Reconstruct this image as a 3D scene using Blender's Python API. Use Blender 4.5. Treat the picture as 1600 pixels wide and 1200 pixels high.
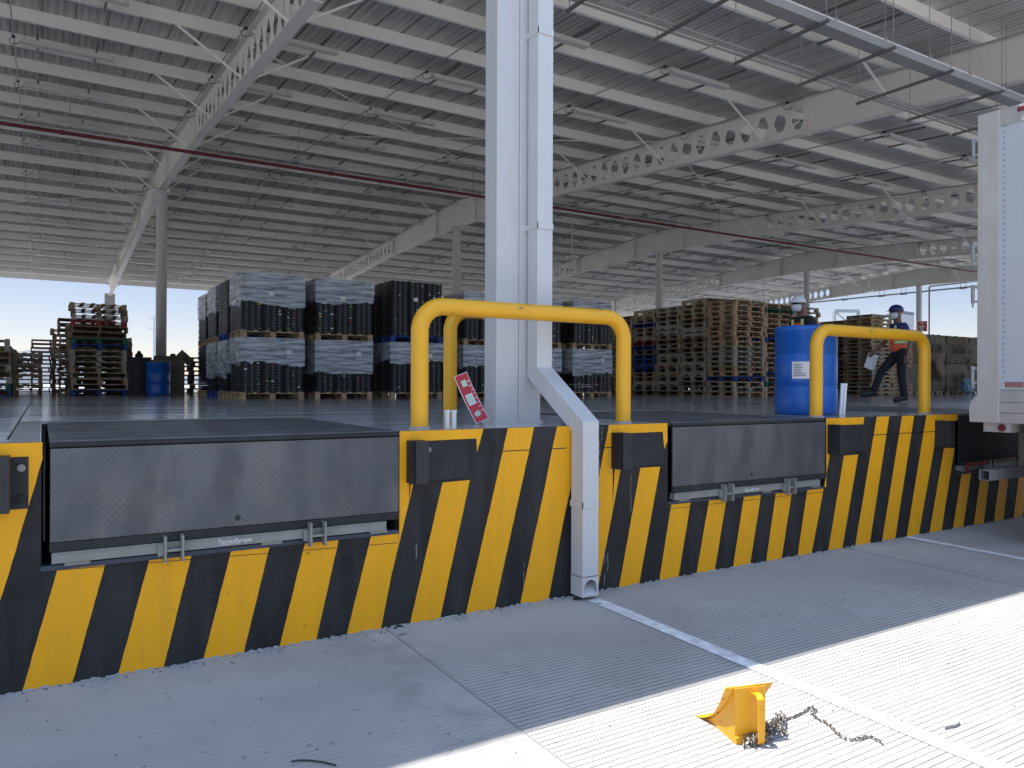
import bpy, bmesh, math, random
from mathutils import Vector, Matrix
random.seed(7)
R = math.radians
sc = bpy.context.scene
for _o in list(bpy.data.objects): bpy.data.objects.remove(_o)
COL = sc.collection

# ------------------------------------------------------------------ camera, sky, sun, exposure
FPX, PY0, YAW, ROLL = 1190.0, 602.0, R(31.65), R(-0.22)
CAM = Vector((0, 0, 1.485)); H = 1.2; D = 4.3575; GS = 0.014
_f = Vector((math.sin(YAW), math.cos(YAW), 0)); _r = Vector((math.cos(YAW), -math.sin(YAW), 0)); _d = Vector((0, 0, -1))
_c, _s = math.cos(ROLL), math.sin(ROLL)
AX = _c * _r + _s * _d; AY = -_s * _r + _c * _d
cd = bpy.data.cameras.new('camera'); cam = bpy.data.objects.new('camera', cd); COL.objects.link(cam)
m = Matrix.Identity(4)
for i in range(3): m[i][0] = AX[i]; m[i][1] = -AY[i]; m[i][2] = -_f[i]; m[i][3] = CAM[i]
cam.matrix_world = m
cd.sensor_width = 36; cd.lens = 36 * FPX / 1600; cd.shift_y = (PY0 - 600) / 1600; cd.clip_end = 6000; cd.clip_start = 0.05
sc.camera = cam
HZ = (.265, .25, .29)
w = bpy.data.worlds.new('World'); sc.world = w; w.use_nodes = True
nt = w.node_tree; bg = nt.nodes['Background']
sky = nt.nodes.new('ShaderNodeTexSky'); sky.sky_type = 'NISHITA'; sky.sun_disc = False
sky.sun_elevation = R(73.4); sky.sun_rotation = R(-47.7); sky.air_density = 1.0; sky.dust_density = 0.6; sky.altitude = 1500
# added elevation mask dims the sky towards the horizon, full strength higher up
_g = nt.nodes.new('ShaderNodeTexCoord'); _s = nt.nodes.new('ShaderNodeSeparateXYZ'); nt.links.new(_g.outputs['Generated'], _s.inputs[0])
_m = nt.nodes.new('ShaderNodeMapRange'); _m.interpolation_type = 'SMOOTHSTEP'; _m.inputs[1].default_value = .12; _m.inputs[2].default_value = .45; _m.inputs[3].default_value = 1; _m.inputs[4].default_value = 0
nt.links.new(_s.outputs[2], _m.inputs[0])
_x = nt.nodes.new('ShaderNodeMix'); _x.data_type = 'RGBA'; _x.blend_type = 'MULTIPLY'; _x.inputs[7].default_value = (HZ[0], HZ[1], HZ[2], 1)
nt.links.new(_m.outputs[0], _x.inputs[0]); nt.links.new(sky.outputs[0], _x.inputs[6]); _w = nt.nodes.new('ShaderNodeMix'); _w.data_type = 'RGBA'; _w.blend_type = 'MULTIPLY'; _w.inputs[0].default_value = 1; _w.inputs[7].default_value = (1.12, 1.0, .86, 1)
nt.links.new(_x.outputs[2], _w.inputs[6]); nt.links.new(_w.outputs[2], bg.inputs[0]); bg.inputs[1].default_value = 0.15
sd = bpy.data.lights.new('sun', 'SUN'); sd.energy = 2.6; sd.angle = R(0.5); sd.color = (1.0, 0.955, 0.89)
sun = bpy.data.objects.new('sun', sd); COL.objects.link(sun)
sun.rotation_mode = 'QUATERNION'; sun.rotation_quaternion = Vector((.055, -.05, -.25)).to_track_quat('-Z', 'Y')
sc.view_settings.view_transform = 'Standard'; sc.view_settings.look = 'None'
sc.view_settings.exposure = 1.84; sc.view_settings.gamma = 1
sc.cycles.max_bounces = 9; sc.cycles.diffuse_bounces = 7; sc.cycles.glossy_bounces = 3; sc.cycles.transparent_max_bounces = 12
sc.cycles.sample_clamp_indirect = 6; sc.cycles.use_denoising = True

def ray(x, y): return AX * ((x - 800) / FPX) + AY * ((y - PY0) / FPX) + _f
def onY(x, y, Y): v = ray(x, y); return CAM + v * (Y / v.y)
def onX(x, y, X): v = ray(x, y); return CAM + v * (X / v.x)
def onZ(x, y, Z): v = ray(x, y); return CAM + v * ((Z - CAM.z) / v.z)
def gz(Y): return GS * (Y - D)
def ground(x, y):
    v = ray(x, y); t = (-GS * D - CAM.z) / (v.z - GS * v.y); return CAM + v * t

# ------------------------------------------------------------------ helpers
def tag(o, label=None, cat=None, group=None, kind=None):
    if label: o['label'] = label
    if cat: o['category'] = cat
    if group: o['group'] = group
    if kind: o['kind'] = kind
    return o
def empty(name, loc, rz=0, label=None, cat=None, group=None, rx=0):
    o = bpy.data.objects.new(name, None); COL.objects.link(o)
    o.location = loc; o.rotation_euler = (rx, 0, rz); o.empty_display_size = .1
    return tag(o, label, cat, group)
class MB:
    def __init__(s): s.v = []; s.f = []; s.m = []; s.sm = []
    def add(s, vs, fs, mi=0, smooth=False):
        b = len(s.v); s.v += [tuple(v) for v in vs]
        for f in fs: s.f.append(tuple(b + i for i in f)); s.m.append(mi); s.sm.append(smooth)
        return s
    def box(s, x0, x1, y0, y1, z0, z1, mi=0):
        vs = [(x0,y0,z0),(x1,y0,z0),(x1,y1,z0),(x0,y1,z0),(x0,y0,z1),(x1,y0,z1),(x1,y1,z1),(x0,y1,z1)]
        return s.add(vs, [(0,3,2,1),(4,5,6,7),(0,1,5,4),(1,2,6,5),(2,3,7,6),(3,0,4,7)], mi)
    def obox(s, a, b, w, h, mi=0, up=(0,0,1)):
        a = Vector(a); b = Vector(b); t = (b - a).normalized(); up = Vector(up)
        if abs(t.dot(up)) > .98: up = Vector((1,0,0))
        sx = t.cross(up).normalized(); sy = sx.cross(t).normalized()
        vs = []
        for p in (a, b):
            for i, j in ((-1,-1),(1,-1),(1,1),(-1,1)): vs.append(p + sx * (i*w/2) + sy * (j*h/2))
        return s.add(vs, [(0,3,2,1),(4,5,6,7),(0,1,5,4),(1,2,6,5),(2,3,7,6),(3,0,4,7)], mi)
    def tube(s, pts, r, n=10, mi=0, caps=True, smooth=True):
        pts = [Vector(p) for p in pts]; rs = r if isinstance(r, (list, tuple)) else [r] * len(pts)
        t0 = (pts[1] - pts[0]).normalized(); u = Vector((0,0,1)) if abs(t0.z) < .9 else Vector((1,0,0))
        u = (u - t0 * u.dot(t0)).normalized(); vs = []
        for i, p in enumerate(pts):
            if i == 0: t = t0
            elif i == len(pts) - 1: t = (pts[i] - pts[i-1]).normalized()
            else: t = ((pts[i+1] - p).normalized() + (p - pts[i-1]).normalized()).normalized()
            u = (u - t * u.dot(t)).normalized(); v = t.cross(u)
            for k in range(n):
                a = 2 * math.pi * k / n; vs.append(p + (u * math.cos(a) + v * math.sin(a)) * rs[i])
        fs = [(i*n+k, i*n+(k+1)%n, (i+1)*n+(k+1)%n, (i+1)*n+k) for i in range(len(pts)-1) for k in range(n)]
        s.add(vs, fs, mi, smooth)
        if caps:
            L = (len(pts)-1)*n
            s.add([vs[k] for k in range(n)], [tuple(range(n-1,-1,-1))], mi)
            s.add([vs[L+k] for k in range(n)], [tuple(range(n))], mi)
        return s
    def lathe(s, prof, n=32, c=(0,0,0), mi=0, smooth=True):
        vs = []
        for r, z in prof:
            for k in range(n):
                a = 2*math.pi*k/n; vs.append((c[0]+r*math.cos(a), c[1]+r*math.sin(a), c[2]+z))
        fs = [(i*n+k, i*n+(k+1)%n, (i+1)*n+(k+1)%n, (i+1)*n+k) for i in range(len(prof)-1) for k in range(n)]
        return s.add(vs, fs, mi, smooth)
    def prism(s, poly, axis, a0, a1, mi=0):
        # poly of 2-D points; axis 'x': (y,z)  'y': (x,z)  'z': (x,y)
        def P(p, a): return {'x': (a, p[0], p[1]), 'y': (p[0], a, p[1]), 'z': (p[0], p[1], a)}[axis]
        n = len(poly); vs = [P(p, a0) for p in poly] + [P(p, a1) for p in poly]
        fs = [tuple(range(n)), tuple(range(2*n-1, n-1, -1))] + [(i, (i+1)%n, n+(i+1)%n, n+i) for i in range(n)]
        return s.add(vs, fs, mi)
    def build(s, name, mats, parent=None, bevel=0, loc=None):
        me = bpy.data.meshes.new(name); me.from_pydata(s.v, [], s.f)
        mats = mats if isinstance(mats, (list, tuple)) else [mats]
        for q in mats: me.materials.append(q)
        me.polygons.foreach_set('material_index', s.m); me.polygons.foreach_set('use_smooth', s.sm)
        bm = bmesh.new(); bm.from_mesh(me); bmesh.ops.recalc_face_normals(bm, faces=bm.faces); bm.to_mesh(me); bm.free()
        me.update()
        o = bpy.data.objects.new(name, me); COL.objects.link(o)
        if parent: o.parent = parent
        if loc: o.location = loc
        if bevel:
            b = o.modifiers.new('bevel', 'BEVEL'); b.width = bevel; b.segments = 2; b.limit_method = 'ANGLE'; b.angle_limit = R(40)
        return o
def copy_obj(o, parent=None):
    c = o.copy(); COL.objects.link(c); c.parent = parent
    for ch in o.children: copy_obj(ch, c)
    return c
ORD = ['zeroth','first','second','third','fourth','fifth','sixth','seventh','eighth','ninth','tenth','eleventh','twelfth','thirteenth','fourteenth','fifteenth','sixteenth','seventeenth','eighteenth','nineteenth','twentieth','twenty-first','twenty-second','twenty-third','twenty-fourth']

# ------------------------------------------------------------------ materials
def math_node(nt, op, a, b=None, c=None):
    n = nt.nodes.new('ShaderNodeMath'); n.operation = op
    for i, q in enumerate((a, b, c)):
        if q is None: continue
        if isinstance(q, (int, float)): n.inputs[i].default_value = q
        else: nt.links.new(q, n.inputs[i])
    return n.outputs[0]

def mat(name, col, rough=.5, metal=0, spec=.5, noise=None, bump=None, streak=None, alpha=None, chips=None):
    """noise=(scale, amount, colour2)  bump=(scale, strength)  streak=(scale vec, amount, colour2)"""
    M = bpy.data.materials.new(name); M.use_nodes = True; nt = M.node_tree; p = nt.nodes['Principled BSDF']
    p.inputs['Base Color'].default_value = (*col, 1); p.inputs['Roughness'].default_value = rough
    p.inputs['Metallic'].default_value = metal; p.inputs['Specular IOR Level'].default_value = spec
    tc = nt.nodes.new('ShaderNodeTexCoord'); L = nt.links.new
    cur = None
    def mixc(fac, c2):
        nonlocal cur
        mx = nt.nodes.new('ShaderNodeMix'); mx.data_type = 'RGBA'
        if cur is None: mx.inputs[6].default_value = (*col, 1)
        else: L(cur, mx.inputs[6])
        mx.inputs[7].default_value = (*c2, 1); L(fac, mx.inputs[0]); cur = mx.outputs[2]
    def nz(scale, lo, hi, amt, vec=None, detail=5):
        n = nt.nodes.new('ShaderNodeTexNoise'); n.inputs['Scale'].default_value = scale; n.inputs['Detail'].default_value = detail
        if vec:
            mp = nt.nodes.new('ShaderNodeMapping'); mp.inputs['Scale'].default_value = vec; L(tc.outputs['Object'], mp.inputs[0]); L(mp.outputs[0], n.inputs[0])
        else: L(tc.outputs['Object'], n.inputs[0])
        r = nt.nodes.new('ShaderNodeMapRange'); r.inputs[1].default_value = lo; r.inputs[2].default_value = hi; r.inputs[4].default_value = amt
        L(n.outputs[0], r.inputs[0]); return r.outputs[0], n.outputs[0]
    if noise: fac, _ = nz(noise[0], .35, .7, noise[1]); mixc(fac, noise[2])
    if streak: fac, _ = nz(1, .42, .68, streak[1], streak[0]); mixc(fac, streak[2])
    if chips:
        n = nt.nodes.new('ShaderNodeTexNoise'); n.inputs['Scale'].default_value = chips[0]; n.inputs['Detail'].default_value = 6; n.inputs['Roughness'].default_value = .7; L(tc.outputs['Object'], n.inputs[0])
        n2 = nt.nodes.new('ShaderNodeTexNoise'); n2.inputs['Scale'].default_value = chips[0]*.16; L(tc.outputs['Object'], n2.inputs[0])
        r = nt.nodes.new('ShaderNodeMapRange'); r.inputs[1].default_value = chips[1]; r.inputs[2].default_value = chips[1]+.02; r.inputs[4].default_value = .8
        L(math_node(nt, 'MULTIPLY', math_node(nt, 'ADD', n.outputs[0], math_node(nt, 'MULTIPLY', n2.outputs[0], .5)), .8), r.inputs[0]); mixc(r.outputs[0], chips[2])
    if cur is not None: L(cur, p.inputs['Base Color'])
    if bump:
        _, raw = nz(bump[0], 0, 1, 1)
        b = nt.nodes.new('ShaderNodeBump'); b.inputs['Strength'].default_value = bump[1]; b.inputs['Distance'].default_value = .01
        L(raw, b.inputs['Height']); L(b.outputs[0], p.inputs['Normal'])
    if alpha is not None: p.inputs['Alpha'].default_value = alpha
    return M
M = {}
M['wall_black'] = mat('charcoal_paint', (.017,.0165,.0165), .68, spec=.28, noise=(3.2,.75,(.034,.032,.031)), bump=(38,.35), streak=((9,9,1.1),.5,(.05,.048,.046)))
M['wall_yellow'] = mat('yellow_paint', (.9,.41,.008), .55, spec=.3, noise=(5,.3,(.8,.36,.01)), bump=(45,.25), chips=(26,.765,(.09,.07,.05)), streak=((14,14,1.2),.25,(.62,.29,.02)))
M['pipe_yellow'] = mat('yellow_enamel', (.82,.41,.01), .32, noise=(7,.3,(.68,.31,.014)), bump=(25,.08), chips=(20,.76,(.2,.13,.06)))
M['chock_yellow'] = mat('yellow_powder_coat', (.8,.38,.012), .42, noise=(14,.35,(.7,.33,.02)), bump=(40,.08), chips=(30,.71,(.12,.08,.05)))
M['white_paint'] = mat('white_steel_paint', (.54,.535,.53), .42, noise=(2.2,.5,(.49,.485,.48)), bump=(9,.04))
M['spout_white'] = mat('white_sheet_metal', (.57,.565,.56), .35, noise=(3,.4,(.51,.505,.5)), bump=(4,.06), streak=((30,30,2),.25,(.6,.6,.58)))
M['roof_white'] = mat('roof_steel_white', (.88,.85,.81), .5, noise=(1.3,.6,(.82,.79,.75)))
M['beam_white'] = mat('beam_white', (.74,.7,.66), .5, noise=(1.1,.6,(.66,.62,.58)))
M['galv'] = mat('galvanised_steel', (.3,.3,.295), .5, .2, noise=(6,.5,(.24,.24,.235)))
M['dark_strut'] = mat('dark_steel_strut', (.16,.16,.155), .5, .5)
M['steel_grey'] = mat('grey_primer_steel', (.27,.265,.245), .5, .15, noise=(9,.6,(.2,.195,.18)), bump=(20,.1))
M['rubber'] = mat('black_rubber', (.016,.016,.018), .55, noise=(12,.6,(.035,.035,.037)), bump=(30,.2))
M['bumper_plate'] = mat('grey_black_painted_plate', (.022,.021,.023), .6, spec=.3, noise=(6,.6,(.04,.04,.042)), bump=(30,.2))
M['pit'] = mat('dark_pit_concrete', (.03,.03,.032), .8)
M['red_pipe'] = mat('red_sprinkler_pipe', (.13,.012,.016), .5)
M['white'] = mat('plain_white', (.8,.8,.79), .5)
M['black'] = mat('plain_black', (.012,.012,.013), .45)
M['cable'] = mat('black_cable', (.01,.01,.01), .5)
M['fix_white'] = mat('lamp_housing', (.66,.65,.62), .6)
M['lens'] = mat('lamp_lens', (.6,.59,.56), .6)
M['trailer'] = mat('trailer_white', (.5,.52,.55), .38, noise=(1.5,.4,(.45,.47,.49)), streak=((6,6,.7),.35,(.48,.49,.49)))
M['trailer_post'] = mat('trailer_post_cream', (.52,.49,.455), .5, noise=(4,.6,(.43,.395,.35)), bump=(14,.15), streak=((9,9,.8),.4,(.4,.33,.27)))
M['trailer_rail'] = mat('trailer_rail_metal', (.48,.46,.44), .45, .3, noise=(8,.6,(.36,.33,.3)))
M['rust'] = mat('rusty_hinge', (.25,.12,.07), .7)
M['flap'] = mat('grey_mudflap', (.15,.17,.2), .6, noise=(5,.5,(.11,.12,.14)))
M['red_lens'] = mat('red_lens', (.12,.018,.022), .35)
M['red_paint'] = mat('red_paint', (.16,.012,.012), .5)
M['dark_lip'] = mat('near_black_lip', (.012,.013,.014), .7, spec=.25, noise=(6,.6,(.022,.023,.025)), bump=(18,.3))  # near-black finish for the third leveler's lip; the others use tread plate
M['blue_drum'] = mat('blue_plastic', (.008,.105,.43), .34, noise=(3,.5,(.012,.13,.5)), bump=(5,.08), streak=((5,5,.6),.3,(.02,.08,.32)))
M['paper'] = mat('label_paper', (.75,.73,.72), .7)
M['ink'] = mat('dark_ink', (.05,.05,.06), .7)
M['sign_red'] = mat('sign_red', (.45,.012,.025), .35)
M['sign_green'] = mat('sign_pale_green', (.42,.6,.5), .4)
M['chain'] = mat('zinc_chain', (.33,.31,.29), .35, .8, noise=(40,.7,(.12,.1,.09)))
M['card'] = mat('kraft_cardboard', (.2,.155,.11), .85, noise=(7,.8,(.12,.09,.06)), bump=(10,.8))
M['card2'] = mat('weathered_cardboard', (.24,.2,.155), .85, noise=(4,.8,(.15,.12,.09)), bump=(8,.6))
M['marker'] = mat('black_marker', (.012,.012,.012), .7)
M['tarp'] = mat('blue_white_bag', (.3,.42,.55), .5, noise=(9,.9,(.08,.12,.18)), bump=(9,1))
M['crate'] = mat('black_plastic_crate', (.008,.009,.011), .4, spec=.35, noise=(4,.5,(.013,.015,.018)))
M['latch'] = mat('dark_grey_latch', (.2,.225,.24), .4)
M['hill'] = mat('dry_hill', (.17,.185,.21), .95, noise=(.01,.6,(.15,.165,.19)))
M['far_wall'] = mat('far_building_sheet', (.34,.36,.37), .6)
M['far_roof'] = mat('far_building_roof', (.12,.13,.14), .6)
M['paint_line'] = mat('white_road_paint', (.82,.83,.84), .6, noise=(14,.9,(.46,.47,.48)), bump=(60,.2))
M['skin'] = mat('brown_skin', (.2,.1,.06), .5)
M['trouser'] = mat('black_trousers', (.011,.012,.016), .8, bump=(20,.4))
M['blue_shirt'] = mat('navy_shirt', (.012,.03,.16), .8)
M['vest'] = mat('orange_vest', (.85,.13,.06), .6)
M['lime'] = mat('reflective_lime', (.65,.72,.3), .4)
M['helmet_blue'] = mat('blue_helmet', (.012,.02,.13), .3)
M['helmet_white'] = mat('white_helmet', (.72,.74,.76), .3)
M['mask'] = mat('white_face_mask', (.7,.71,.76), .7)
M['hair'] = mat('black_hair', (.01,.008,.007), .6)
M['wire'] = mat('power_wire', (.45,.48,.52), .6)
WOOD = {}
for k, c1, c2 in (('tan', (.33,.235,.145), (.2,.14,.085)), ('grey', (.3,.265,.21), (.2,.175,.135)), ('brown', (.19,.125,.08), (.11,.075,.05)),
                  ('orange', (.4,.27,.17), (.27,.18,.11)), ('blue', (.015,.05,.2), (.01,.03,.12)), ('green', (.02,.11,.08), (.015,.06,.045)), ('red', (.25,.035,.03), (.14,.02,.02))):
    c1 = tuple(min(.9, q*1.5) for q in c1); c2 = tuple(q*1.45 for q in c2)
    WOOD[k] = mat(k + '_pallet_wood', c1, .8, noise=(5,.9,c2), streak=((3,30,30),.4,tuple(q*.55 for q in c1)))

# stretch film: streaky, partly clear
def film_mat():
    Q = bpy.data.materials.new('stretch_film'); Q.use_nodes = True; nt = Q.node_tree; L = nt.links.new; p = nt.nodes['Principled BSDF']
    p.inputs['Base Color'].default_value = (.8,.86,.95,1); p.inputs['Roughness'].default_value = .18; p.inputs['Specular IOR Level'].default_value = .8
    tc = nt.nodes.new('ShaderNodeTexCoord'); mp = nt.nodes.new('ShaderNodeMapping'); mp.inputs['Scale'].default_value = (1.5,1.5,14); mp.inputs['Rotation'].default_value = (.06,.06,0)
    n = nt.nodes.new('ShaderNodeTexNoise'); n.inputs['Scale'].default_value = 1.5; n.inputs['Detail'].default_value = 10; n.inputs['Distortion'].default_value = .5
    L(tc.outputs['Object'], mp.inputs[0]); L(mp.outputs[0], n.inputs[0])
    r = nt.nodes.new('ShaderNodeMapRange'); r.inputs[1].default_value = .38; r.inputs[2].default_value = .66; r.inputs[3].default_value = .28; r.inputs[4].default_value = .7
    L(n.outputs[0], r.inputs[0]); L(r.outputs[0], p.inputs['Alpha'])
    b = nt.nodes.new('ShaderNodeBump'); b.inputs['Strength'].default_value = .5; b.inputs['Distance'].default_value = .03; L(n.outputs[0], b.inputs['Height']); L(b.outputs[0], p.inputs['Normal'])
    return Q
M['film'] = film_mat()

# pavement: tined concrete, grooves parallel to the dock
def pavement_mat():
    Q = bpy.data.materials.new('tined_concrete'); Q.use_nodes = True; nt = Q.node_tree; L = nt.links.new; p = nt.nodes['Principled BSDF']
    p.inputs['Roughness'].default_value = .8
    g = nt.nodes.new('ShaderNodeNewGeometry'); sp = nt.nodes.new('ShaderNodeSeparateXYZ'); L(g.outputs['Position'], sp.inputs[0])
    X, Y = sp.outputs[0], sp.outputs[1]
    def noise(scale, detail=4, vec=None, dist=0):
        n = nt.nodes.new('ShaderNodeTexNoise'); n.inputs['Scale'].default_value = scale; n.inputs['Detail'].default_value = detail; n.inputs['Distortion'].default_value = dist
        if vec:
            mp = nt.nodes.new('ShaderNodeMapping'); mp.inputs['Scale'].default_value = vec; L(g.outputs['Position'], mp.inputs[0]); L(mp.outputs[0], n.inputs[0])
        else: L(g.outputs['Position'], n.inputs[0])
        return n.outputs[0]
    def mr(v, a, b, c, d):
        r = nt.nodes.new('ShaderNodeMapRange'); L(v, r.inputs[0])
        for i, q in enumerate((a, b, c, d)): r.inputs[i+1].default_value = q
        return r.outputs[0]
    wob = mr(noise(1.3, 2, (.6,1.5,1)), 0, 1, -.012, .012)
    yy = math_node(nt, 'ADD', Y, wob)
    fr = math_node(nt, 'FRACT', math_node(nt, 'DIVIDE', yy, .0345))
    tri = math_node(nt, 'ABSOLUTE', math_node(nt, 'SUBTRACT', fr, .5))
    groove = mr(tri, .02, .18, 1, 0)                                   # 1 in the groove
    brk = mr(noise(3.5, 4, (1,5,1)), .35, .6, .68, 1)
    left = mr(X, 1.78, 1.8, .25, 1)
    nearwall = mr(Y, 3.3, 4.1, 1, .1)
    gs_ = math_node(nt, 'MULTIPLY', math_node(nt, 'MULTIPLY', groove, brk), math_node(nt, 'MULTIPLY', left, nearwall))
    big = noise(.7, 6, None, .6); mid = noise(4.5, 7); fine = noise(70, 3)
    c = nt.nodes.new('ShaderNodeMix'); c.data_type = 'RGBA'; c.inputs[6].default_value = (.345,.337,.322,1); c.inputs[7].default_value = (.43,.42,.4,1); L(mr(big, .35, .65, 0, 1), c.inputs[0])
    c2 = nt.nodes.new('ShaderNodeMix'); c2.data_type = 'RGBA'; c2.inputs[7].default_value = (.32,.31,.3,1); L(c.outputs[2], c2.inputs[6]); L(mr(mid, .5, .75, 0, .45), c2.inputs[0])
    # damp-looking dirt band beside the slab joint at X=1.785
    st = mr(math_node(nt, 'ABSOLUTE', math_node(nt, 'SUBTRACT', math_node(nt, 'ADD', X, mr(noise(2.2, 4), 0, 1, -.35, .35)), 1.62)), 0, .3, 1, 0)
    st = math_node(nt, 'MULTIPLY', st, mr(noise(5, 5), .4, .6, 0, .6))
    c3 = nt.nodes.new('ShaderNodeMix'); c3.data_type = 'RGBA'; c3.inputs[7].default_value = (.25,.243,.235,1); L(c2.outputs[2], c3.inputs[6]); L(st, c3.inputs[0])
    sp2 = mr(noise(24, 2), .70, .74, 0, .7)
    c4 = nt.nodes.new('ShaderNodeMix'); c4.data_type = 'RGBA'; c4.inputs[7].default_value = (.18,.17,.16,1); L(c3.outputs[2], c4.inputs[6]); L(sp2, c4.inputs[0])
    c5 = nt.nodes.new('ShaderNodeMix'); c5.data_type = 'RGBA'; c5.inputs[7].default_value = (.09,.085,.08,1); L(c4.outputs[2], c5.inputs[6]); L(math_node(nt, 'MULTIPLY', gs_, .88), c5.inputs[0])
    L(c5.outputs[2], p.inputs['Base Color'])
    hgt = math_node(nt, 'ADD', math_node(nt, 'MULTIPLY', gs_, -1), math_node(nt, 'ADD', math_node(nt, 'MULTIPLY', fine, .35), math_node(nt, 'MULTIPLY', mid, .5)))
    b = nt.nodes.new('ShaderNodeBump'); b.inputs['Strength'].default_value = .5; b.inputs['Distance'].default_value = .006; L(hgt, b.inputs['Height']); L(b.outputs[0], p.inputs['Normal'])
    return Q
M['pavement'] = pavement_mat()

def floor_mat():
    Q = bpy.data.materials.new('polished_concrete'); Q.use_nodes = True; nt = Q.node_tree; L = nt.links.new; p = nt.nodes['Principled BSDF']
    g = nt.nodes.new('ShaderNodeNewGeometry')
    def noise(scale, detail, vec):
        n = nt.nodes.new('ShaderNodeTexNoise'); n.inputs['Scale'].default_value = scale; n.inputs['Detail'].default_value = detail
        mp = nt.nodes.new('ShaderNodeMapping'); mp.inputs['Scale'].default_value = vec; L(g.outputs['Position'], mp.inputs[0]); L(mp.outputs[0], n.inputs[0]); return n.outputs[0]
    a = noise(1, 5, (.5,.9,1)); s = noise(1, 4, (.25,9,1))
    c = nt.nodes.new('ShaderNodeMix'); c.data_type = 'RGBA'; c.inputs[6].default_value = (.38,.385,.4,1); c.inputs[7].default_value = (.48,.485,.49,1)
    r0 = nt.nodes.new('ShaderNodeMapRange'); r0.inputs[1].default_value = .35; r0.inputs[2].default_value = .65; L(a, r0.inputs[0]); L(r0.outputs[0], c.inputs[0]); L(c.outputs[2], p.inputs['Base Color'])
    r = nt.nodes.new('ShaderNodeMapRange'); r.inputs[1].default_value = .35; r.inputs[2].default_value = .7; r.inputs[3].default_value = .07; r.inputs[4].default_value = .24; L(s, r.inputs[0]); L(r.outputs[0], p.inputs['Roughness'])
    b = nt.nodes.new('ShaderNodeBump'); b.inputs['Strength'].default_value = .12; b.inputs['Distance'].default_value = .01; L(s, b.inputs['Height']); L(b.outputs[0], p.inputs['Normal'])
    return Q
M['floor'] = floor_mat()

def tread_mat():
    Q = bpy.data.materials.new('diamond_tread_plate'); Q.use_nodes = True; nt = Q.node_tree; L = nt.links.new; p = nt.nodes['Principled BSDF']
    p.inputs['Metallic'].default_value = .25
    tc = nt.nodes.new('ShaderNodeTexCoord'); sp = nt.nodes.new('ShaderNodeSeparateXYZ'); L(tc.outputs['Object'], sp.inputs[0])
    mx = lambda op, a, b=None: math_node(nt, op, a, b)
    V = mx('ADD', sp.outputs[1], sp.outputs[2])              # works for the hanging lip (XZ) and the deck (XY)
    k = 1 / .027
    def field(du, dv, sgn):
        u = mx('MULTIPLY', sp.outputs[0], k); v = mx('MULTIPLY', V, k)
        a = mx('MULTIPLY', mx('ADD', u, v), .7071); b = mx('MULTIPLY', mx('SUBTRACT', u, v), .7071)
        fa = mx('SUBTRACT', mx('FRACT', mx('ADD', a, du)), .5); fb = mx('SUBTRACT', mx('FRACT', mx('ADD', b, dv)), .5)
        pa = mx('FLOOR', mx('ADD', a, du)); pb = mx('FLOOR', mx('ADD', b, dv))
        par = mx('ABSOLUTE', mx('MODULO', mx('ADD', pa, pb), 2))
        e1 = mx('ADD', mx('MULTIPLY', mx('ABSOLUTE', fa), 1.15), mx('MULTIPLY', mx('ABSOLUTE', fb), 3.6))
        e2 = mx('ADD', mx('MULTIPLY', mx('ABSOLUTE', fb), 1.15), mx('MULTIPLY', mx('ABSOLUTE', fa), 3.6))
        e = mx('ADD', mx('MULTIPLY', e1, par), mx('MULTIPLY', e2, mx('SUBTRACT', 1, par)))
        r = nt.nodes.new('ShaderNodeMapRange'); r.inputs[1].default_value = .62; r.inputs[2].default_value = .42; L(e, r.inputs[0]); return r.outputs[0]
    h = field(0, 0, 1)
    def noise(scale, lo, hi, a, b, vec=(1,1,1)):
        n = nt.nodes.new('ShaderNodeTexNoise'); n.inputs['Scale'].default_value = scale; n.inputs['Detail'].default_value = 5
        mp = nt.nodes.new('ShaderNodeMapping'); mp.inputs['Scale'].default_value = vec; L(tc.outputs['Object'], mp.inputs[0]); L(mp.outputs[0], n.inputs[0])
        r = nt.nodes.new('ShaderNodeMapRange')
        for i, q in enumerate((lo, hi, a, b)): r.inputs[i+1].default_value = q
        L(n.outputs[0], r.inputs[0]); return r.outputs[0]
    c = nt.nodes.new('ShaderNodeMix'); c.data_type = 'RGBA'; c.inputs[6].default_value = (.075,.077,.088,1); c.inputs[7].default_value = (.125,.124,.13,1); L(noise(2.2, .38, .62, 0, 1, (1.4,1,.5)), c.inputs[0])
    c1 = nt.nodes.new('ShaderNodeMix'); c1.data_type = 'RGBA'; c1.inputs[7].default_value = (.045,.047,.056,1); L(c.outputs[2], c1.inputs[6]); L(noise(1.7, .56, .66, 0, .5, (2.2,1,.8)), c1.inputs[0])
    c2 = nt.nodes.new('ShaderNodeMix'); c2.data_type = 'RGBA'; c2.inputs[7].default_value = (.2,.2,.21,1); L(c1.outputs[2], c2.inputs[6]); L(mx('MULTIPLY', h, noise(6, .3, .7, .1, .55)), c2.inputs[0]); L(c2.outputs[2], p.inputs['Base Color'])
    L(noise(5, .3, .7, .34, .55), p.inputs['Roughness'])
    b = nt.nodes.new('ShaderNodeBump'); b.inputs['Strength'].default_value = .9; b.inputs['Distance'].default_value = .0035; L(h, b.inputs['Height']); L(b.outputs[0], p.inputs['Normal'])
    return Q
M['tread'] = tread_mat()

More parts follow.
